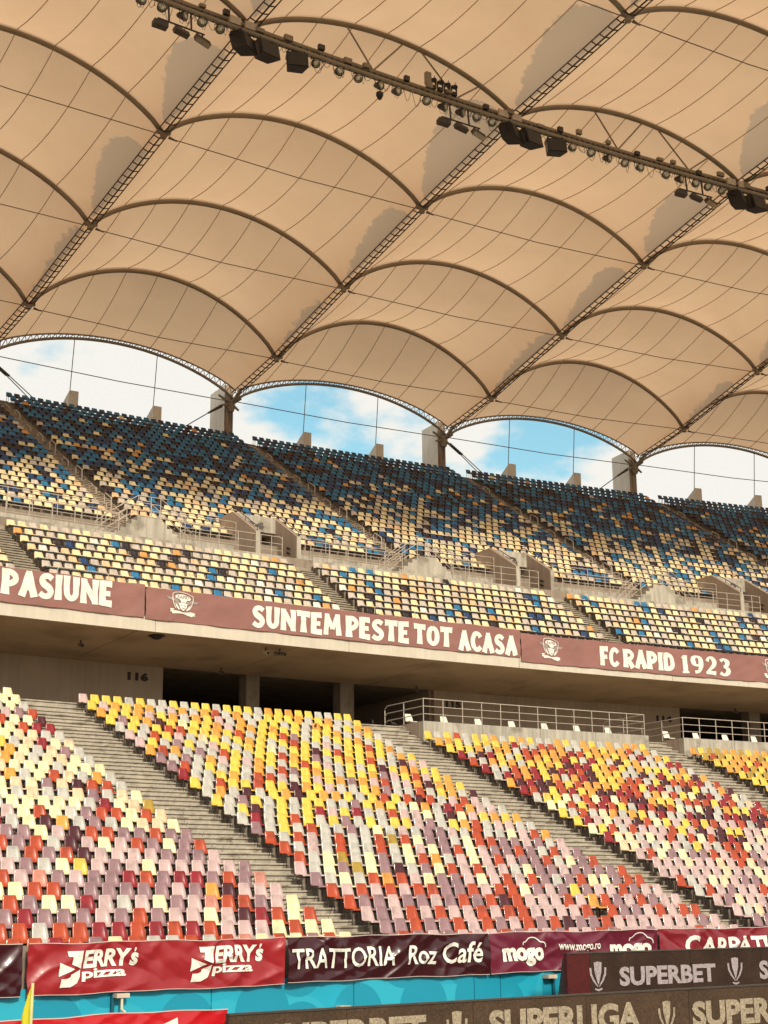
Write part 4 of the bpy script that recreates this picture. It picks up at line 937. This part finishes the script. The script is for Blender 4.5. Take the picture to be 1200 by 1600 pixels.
for k in CW:
    th = thing('roof_column', 'tall pale roof column with a dark front face behind the top row, '+CW[k], 'column', PT(k-.02, 292, 29.5), group='roof columns on the rim')
    g = MB(); hw = .33/(DL*292)
    prof = [(291.9, 29.5), (291.9, 35.9), (294.3, 35.9), (294.3, 29.5)]
    vs = [PT(k-.012-hw, r_, z) for r_, z in prof]+[PT(k-.012+hw, r_, z) for r_, z in prof]
    g.add(vs, [(3, 2, 1, 0), (4, 5, 6, 7)]+[(i, (i+1) % 4, (i+1) % 4+4, i+4) for i in range(4)]); g.mi = [1, 1, 0, 1, 1, 1]
    g.build('shaft', [MT['pier_shaded'], MT['pier_lit']], th)
    # cast steel node, clevises and stays
    g = MB(); c = Vector(PT(k-.008, 291.6, 34.45))
    g.tube([c+Vector((0, 0, -.55)), c+Vector((0, 0, -.2)), c+Vector((0, 0, .25))], [.16, .28, .2], 10)
    for dk, dz in ((-.05, .45), (.05, .45), (-.035, -.25), (.04, -.45)):
        g.tube([c, PT(k-.02+dk, 291.45, 34.45+dz)], [.12, .07], 8)
    g.tube([c, PT(k, 290.3, 35.2)], [.16, .1], 8); g.build('steel_node', MT['steel_brown'], th)
    sgn = -1 if k in (1.5, 3.5, -.5) else 1
    for off in ((0, .012) if sgn > 0 else (0,)):
        g = MB(); a = PT(k-.02+sgn*.035, 291.5, 34.15); b = PT(k-.02+sgn*(.09)+off, 291.6, 33.5)
        g.tube([a, b], [.12, .07], 7); g.tube([b, PT(k-.02+sgn*.30+off*3, 291.9, 30.8)], .035, 6); g.build('stay_rod', MT['steel_dark'], th)

# ------------------------------------------------------------------ roof
ARCH_R = [291.3, 285.0, 276.0, 267.0, 258.0, 249.0, 243.2]
ARCH_Z = [35.15, 35.8, 37.35, 38.75, 39.95, 40.7, 41.1]
ARCH_H = [2.0, 3.95, 3.2, 2.85, 2.15, 2.0, 2.0]
def arc(u): return max(0, 4*u*(1-u))**.82
def gz(R): return float(np.interp(-R, [-r_ for r_ in ARCH_R], ARCH_Z))
def mem_pt(kb, i, u, s, dz=0):
    """bay starting at kb, panel between arch i and i+1"""
    R = ARCH_R[i]+(ARCH_R[i+1]-ARCH_R[i])*s
    h = ARCH_H[i]+(ARCH_H[i+1]-ARCH_H[i])*s; z0 = ARCH_Z[i]+(ARCH_Z[i+1]-ARCH_Z[i])*s
    sag = [.35, .85, .75, .65, .55, .5, .5][i]*4*s*(1-s)*math.sin(PI*u)**.8
    return PT(kb+u, R, z0+.16+h*arc(u)-sag+dz)
PATCH_W = [0, .7, 1.7, 2.9, 3.3, 2.6]
def grey_patch_val(kb, i, u, s):  # mask of ragged greyish patches beside the girders
    if PATCH_W[i] == 0: return -1
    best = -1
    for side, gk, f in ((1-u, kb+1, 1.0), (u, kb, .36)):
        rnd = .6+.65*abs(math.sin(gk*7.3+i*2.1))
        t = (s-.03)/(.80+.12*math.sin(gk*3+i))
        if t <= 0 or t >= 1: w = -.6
        else: w = PATCH_W[i]*f*rnd*(t**.75)*math.sqrt(1-t**5)
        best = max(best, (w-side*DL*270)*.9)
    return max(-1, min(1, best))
BAYN = {-1.5: 'out of frame far left', -.5: 'upper left corner', .5: 'left part of the picture', 1.5: 'middle of the picture', 2.5: 'right part of the picture', 3.5: 'right edge', 4.5: 'out of frame right'}
GN = {-1.5: 'out of frame far left', -.5: 'out of frame left', .5: 'leftmost in the frame', 1.5: 'down to the left column', 2.5: 'down to the middle column', 3.5: 'down to the right column', 4.5: 'out of frame right', 5.5: 'out of frame far right'}
for kb in BAYN:
    bay = thing('roof_bay', 'tan translucent membrane roof bay with curved arches, '+BAYN[kb], 'roof', PT(kb+.5, 291.3, 35), group='vaulted membrane bays of the roof')
    inview = -1 < kb < 4
    for i in range(6):
        g = MB(); nu, nv = (40, 20) if inview else (12, 4)
        g.grid(lambda u, v: mem_pt(kb, i, u, v), nu, nv, flip=True)
        o = g.build('membrane_panel', MT['membrane'], bay, True)
        at = o.data.attributes.new('grey_patch', 'FLOAT', 'POINT')
        vals = [grey_patch_val(kb, i, uu/nu, vv/nv) for vv in range(nv+1) for uu in range(nu+1)]
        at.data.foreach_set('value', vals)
        if inview and i < 6:
            for q in range(1, 8):
                u = q/8; g = MB(); m = 10; ww = .028
                pts = [mem_pt(kb, i, u, j/m, -.03) for j in range(m+1)]
                g.tube(pts, .021, 4, False); sm_ = link('seam', g.mesh('seam', MT['seam']), o); sm_.matrix_parent_inverse = Matrix.Identity(4)
        
    # arches
    for i in range(7):
        if not inview and i > 4: continue
        m = 28
        base_ = [PT(kb+.004+(.992)*j/m, ARCH_R[i], ARCH_Z[i]-.02+ARCH_H[i]*arc(j/m)+(0 if 0 < j < m else -.0)) for j in range(m+1)]
        if i == 0:
            g = MB(); g.tube([PT(kb+.004+.992*j/m, 291.4, 34.72+2.42*arc(j/m)) for j in range(m+1)], .10, 8)
            g.build('edge_arch', MT['steel_pale'], bay, True)
            g = MB(); up_ = [PT(kb+.004+(.992)*j/m, ARCH_R[0]-.2, ARCH_Z[0]+.12+ARCH_H[0]*arc(j/m)) for j in range(m+1)]
            g.tube(up_, .06, 6); g.build('edge_arch', MT['steel_pale'], bay, True)
            g = MB(); m2 = 84
            fa = lambda j: PT(kb+.004+(.992)*j/m2, 291.4, 34.72+2.42*arc(j/m2)); fb = lambda j: PT(kb+.004+(.992)*j/m2, ARCH_R[0]-.2, ARCH_Z[0]+.12+ARCH_H[0]*arc(j/m2))
            for j in range(m2): g.tube([fa(j), fb(j+1)] if j % 2 else [fb(j), fa(j+1)], .028, 4, False)
            tag(g.build('lattice', MT['steel_brown'], bay), kind='stuff')
        else:
            g = MB(); g.tube([(p[0], p[1], p[2]-.06) for p in base_], .135, 8); g.build('arch_rib', MT['steel_brown'], bay, True)
            # tie cable between the arch feet
            g = MB(); g.tube([PT(kb+.02, ARCH_R[i], ARCH_Z[i]-.25), PT(kb+.05, ARCH_R[i], ARCH_Z[i]-.33)], [.09, .03], 6)
            g.tube([PT(kb+.03, ARCH_R[i], ARCH_Z[i]-.28), PT(kb+.5, ARCH_R[i]-.12, ARCH_Z[i]-.42), PT(kb+.985, ARCH_R[i], ARCH_Z[i]-.2)], .028, 6); g.build('tie_cable', MT['cable'], bay)
    if inview:
        for kk in (kb+.322, kb+.662):
            u = kk-kb; g = MB(); g.tube([PT(kk, 291.9, 32.6), PT(kk, 291.4, ARCH_Z[0]-.1+ARCH_H[0]*arc(u))], .03, 6); g.build('hanger_rod', MT['cable'], bay)
        g = MB(); g.tube([PT(kb-.01, 291.4, 34.6), PT(kb+.5, 291.0, 34.35), PT(kb+.97, 291.4, 34.55)], .032, 6); g.build('edge_cable', MT['cable'], bay)
for k in GN:
    th = thing('radial_girder', 'dark ladder-like steel roof girder running inwards over the stand, '+GN[k], 'roof girder', PT(k, 291, 35.2), group='radial girders of the roof')
    Rs = np.arange(291.2, 242.9, -1.5); hw = .32
    for nm, x in (('chord', -hw), ('chord', 0), ('chord', hw)):
        g = MB(); g.tube([PT(k+x/(DL*R), R, gz(R)-.02-(.10 if x == 0 else 0)) for R in Rs], .035 if x else .045, 5); g.build(nm, MT['steel_dark'], th)
    g = MB(); m_ = 0
    for R in np.arange(291.0, 243.4, -.62):
        q = hw/(DL*R); g.tube([PT(k-q, R, gz(R)-.02), PT(k, R, gz(R)-.12), PT(k+q, R, gz(R)-.02)], .032, 4, False)
    tag(g.build('rungs', MT['steel_dark'], th), kind='stuff')
    for i in range(1, 6):
        g = MB(); c = Vector(PT(k, ARCH_R[i], ARCH_Z[i]-.15)); g.tube([c+Vector((0, 0, -.22)), c+Vector((0, 0, .1))], .17, 8)
        g.tube([PT(k-.022, ARCH_R[i], ARCH_Z[i]+.02), c, PT(k+.022, ARCH_R[i], ARCH_Z[i]+.02)], .13, 8); g.build('node_plate', MT['steel_brown'], th)

# lighting truss around the inner roof
TR, TZ = 257.9, 39.35
th = thing('lighting_truss', 'brown steel lighting truss crossing the roof with lamps and loudspeakers under it', 'truss', PT(1.5, TR, TZ))
TRUSS = th
for nm, R, z, r_ in (('main_tube', TR+.15, TZ+.42, .17), ('lower_tube', TR-.42, TZ-.22, .13), ('cable_tray_rail', TR-.05, TZ+.10, .05)):
    g = MB(); g.tube([PT(-.8+5.2*i/90, R, z) for i in range(91)], r_, 8); g.build(nm, MT['steel_brown'] if r_ > .1 else MT['steel_dark'], th, True)
g = MB(); g.sweep([(TR-.38, TZ-.16), (TR-.38, TZ-.10), (TR+.1, TZ+.16), (TR+.1, TZ+.10)], -.8, 4.4, 60); g.build('cable_tray', MT['steel_dark'], th)
g = MB()
for i in range(230):
    k = -.8+5.2*i/230; g.tube([PT(k, TR-.5, TZ-.38), PT(k, TR-.2, TZ+.05), PT(k+.004, TR+.25, TZ+.65)], .035, 4, False)
tag(g.build('cross_bars', MT['steel_dark'], th), kind='stuff')
for kb in (-.5, .5, 1.5, 2.5, 3.5):
    for u0, u1 in ((.34, .44), (.56, .44+.0), (.62, .76), (.86, .76)):
        g = MB(); g.tube([PT(kb+u0, 258, ARCH_Z[4]-.1+ARCH_H[4]*arc(u0)), PT(kb+u1, TR+.1, TZ+.5)], .045, 6); g.build('strut', MT['steel_brown'], th)
BN = {-.5: 'in the top left corner', .5: 'between the left and middle girders', 1.5: 'between the middle and right girders', 2.5: 'right of the right girder', 3.5: 'out of frame right'}
spk_me = None; fl_me = None
for kb in (-.5, .5, 1.5, 2.5):
    for q, u in enumerate((-.045, .035, .145)):
        th = thing('loudspeaker_box', 'black %s loudspeaker box of the trio hung under the truss, %s' % (['left', 'middle', 'right'][q], {-.5: 'out of frame', .5: 'at the leftmost girder', 1.5: 'at the middle girder', 2.5: 'at the right girder'}[kb]), 'loudspeaker', PT(kb+u, TR-.2, TZ-.3), -(kb+u)*DL+[.5, .1, -.35][q], 'loudspeaker boxes under the lighting truss', world=False)
        if spk_me is None:
            g = MB(); a, b, h = .52, .36, .92
            g.add([(-a, -.42, -.15), (a, -.42, -.15), (b, .42, -.05), (-b, .42, -.05), (-a, -.62, -1.0), (a, -.62, -1.0), (b, .2, -.86), (-b, .2, -.86)],
                  [(0, 1, 2, 3), (7, 6, 5, 4), (4, 5, 1, 0), (5, 6, 2, 1), (6, 7, 3, 2), (7, 4, 0, 3)]); spk_me = g.mesh('cabinet', MT['black'])
            g = MB(); g.add([(-.47, -.44, -.22), (.47, -.44, -.22), (.47, -.625, -.95), (-.47, -.625, -.95), (-.47, -.455, -.22), (.47, -.455, -.22), (.47, -.64, -.95), (-.47, -.64, -.95)], [(4, 7, 6, 5), (0, 4, 5, 1), (3, 2, 6, 7), (0, 3, 7, 4), (1, 5, 6, 2)]); gr_me = g.mesh('grille', MT['black'])
            g = MB(); g.box(-.05, .05, -.1, .1, -.3, .25); g.box(-.4, .4, -.04, .04, -.16, -.1); g.box(-.42, -.36, -.3, .3, -.18, .02); g.box(.36, .42, -.3, .3, -.18, .02); br_me = g.mesh('bracket', MT['steel_dark'])
        link('cabinet', spk_me, th); link('grille', gr_me, th); link('bracket', br_me, th)
    for q, u in enumerate((.215, .295, .37, .445, .51, .625, .69, .76, .82, .885)):
        th = thing('floodlight', 'round floodlight under the truss %s, %s from the left' % (BN[kb], ORD[q+1]), 'floodlight', PT(kb+u, TR-.3, TZ-.2), -(kb+u)*DL+random.uniform(-.9, .7), 'round floodlights under the lighting truss', world=False)
        if fl_me is None:
            g = MB(); g.tube([(0, .28, -.2), (0, .2, -.22), (0, -.02, -.3), (0, -.1, -.34), (0, -.14, -.355)], [.08, .13, .20, .23, .23], 14, True); fl_me = g.mesh('housing', MT['steel_dark'], True)
            g = MB(); g.tube([(0, -.141, -.356), (0, -.165, -.366)], [.21, .18], 14); ln_me = g.mesh('glass', MT['lens'], True)
            g = MB(); g.tube([(0, -.166, -.367), (0, -.175, -.370)], [.10, .08], 10); bl_me = g.mesh('reflector', MT['cream_plastic'])
            g = MB(); g.tube([(-.29, 0, -.3), (-.29, 0, .0), (.29, 0, .0), (.29, 0, -.3)], .022, 5); g.tube([(0, 0, 0), (0, 0, .2)], .03, 5)
            g.tube([(.05, .2, -.2), (.16, .22, -.45), (.2, .12, -.55), (.26, .05, -.35), (.2, .02, 0)], .010, 4); yk_me = g.mesh('yoke', MT['steel_dark'])
        link('housing', fl_me, th); link('glass', ln_me, th); link('reflector', bl_me, th); link('yoke', yk_me, th)
    th = thing('floodlight_bar', 'bar with three flat floodlights hung below the truss, '+BN[kb], 'floodlight bar', PT(kb+.75, TR-.5, TZ-.2), -(kb+.75)*DL, 'bars of flat floodlights under the truss', world=False)
    g = MB(); g.tube([(-1.15, 0, -1.0), (1.15, 0, -1.0)], .045, 6); g.tube([(-.6, .1, 0), (-.6, 0, -1.0)], .05, 6); g.tube([(.5, .1, 0), (.5, 0, -1.0)], .05, 6); g.build('hanger_bar', MT['steel_dark'], th)
    for q, x in enumerate((-1.0, 0, 1.05)):
        g = MB(); h = .15
        cs = [Vector((x-.34, -.1, -1.24)), Vector((x+.34, -.1, -1.24-.10*q)), Vector((x+.34, .2, -1.30-.10*q)), Vector((x-.34, .2, -1.30))]
        g.add([c+Vector((0, 0, .14)) for c in cs]+[c+Vector((0, -.12*(q > 0), -.1)) for c in cs], [(0, 1, 2, 3), (7, 6, 5, 4), (0, 4, 5, 1), (1, 5, 6, 2), (2, 6, 7, 3), (3, 7, 4, 0)]); g.box(x-.03, x+.03, -.03, .03, -1.18, -1.0)
        fo = g.build('flat_floodlight', MT['steel_dark'], th)
        if q == 2: g = MB(); g.add([(c+Vector((0, -.13, -.11)))*1.0 for c in cs], [(3, 2, 1, 0)]); g.add([(c+Vector((0, -.13, -.118)))*1.0 for c in cs], [(0, 1, 2, 3)]); g.build('glass', MT['lens'], fo)
    # junction boxes
    for q, u in enumerate((.91, .965)):
        g = MB(); g.sweep([(TR-.42, TZ+.0), (TR-.42, TZ+.38), (TR-.30, TZ+.38), (TR-.30, TZ+.0)], kb+u, kb+u+.038, 1)
        tag(g.build('junction_box', MT['bracket']), 'pale junction box on the truss %s, %s one' % (BN[kb], ['left', 'right'][q]), 'junction box', 'junction boxes on the truss')
g = MB()
for i in range(150):
    k = -.6+.031*i+random.uniform(-.01, .01); w = random.uniform(.2, .7)/(DL*TR); dz = random.uniform(.25, .75); y = TR-.45+random.uniform(-.1, .2)
    g.tube([PT(k+w*q/6, y, TZ-.3-dz*math.sin(PI*q/6)) for q in range(7)], .014, 3, False)
tag(g.build('hanging_cables', MT['steel_dark'], TRUSS), kind='stuff')
for i in range(46):
    k = -.55+.105*i+random.uniform(-.03, .03); g = MB(); hw = random.uniform(.10, .22)/(DL*TR); z = TZ+random.uniform(.0, .35); h = random.uniform(.15, .3)
    g.sweep([(TR-.5, z), (TR-.5, z+h), (TR-.32, z+h), (TR-.32, z)], k-hw, k+hw, 1); g.build('control_box', MT['steel_brown'] if i % 3 else MT['steel_dark'], TRUSS)
# camera cluster on top of the truss, and a small hanging camera
c = PT(1.205, TR, TZ+.6); th = thing('moving_head_lights', 'cluster of dark moving spotlights clamped on top of the truss', 'spotlights', c, -1.205*DL, world=False)
g = MB(); g.box(-1.05, -.75, -.1, .1, .1, .75); g.build('control_box', MT['steel_brown'], th)
for q in range(4):
    x = -.6+.42*q; g = MB(); g.box(x-.12, x+.12, -.12, .12, -.1, .1); g.box(x-.17, x-.13, -.05, .05, 0, .45); g.box(x+.13, x+.17, -.05, .05, 0, .45)
    g.tube([(x, .14, .5), (x, -.16, .34)], [.10, .13], 9); g.tube([(x+.05, .0, .5), (x+.12, .02, .72)], .02, 5); g.build('spotlight', MT['black'], th)
c = PT(.945, TR-.35, TZ-.35); th = thing('dome_camera', 'small black dome camera hanging on a rod below the truss', 'camera', c, world=False)
g = MB(); g.tube([(0, 0, .2), (0, 0, -.55)], .02, 6); g.build('rod', MT['steel_dark'], th)
g = MB(); g.tube([(0, 0, -.52), (0, 0, -.58), (0, 0, -.72), (0, 0, -.92)], [.05, .18, .18, .08], 12); g.build('dome', MT['black'], th, True)
print('objects', len(bpy.data.objects))
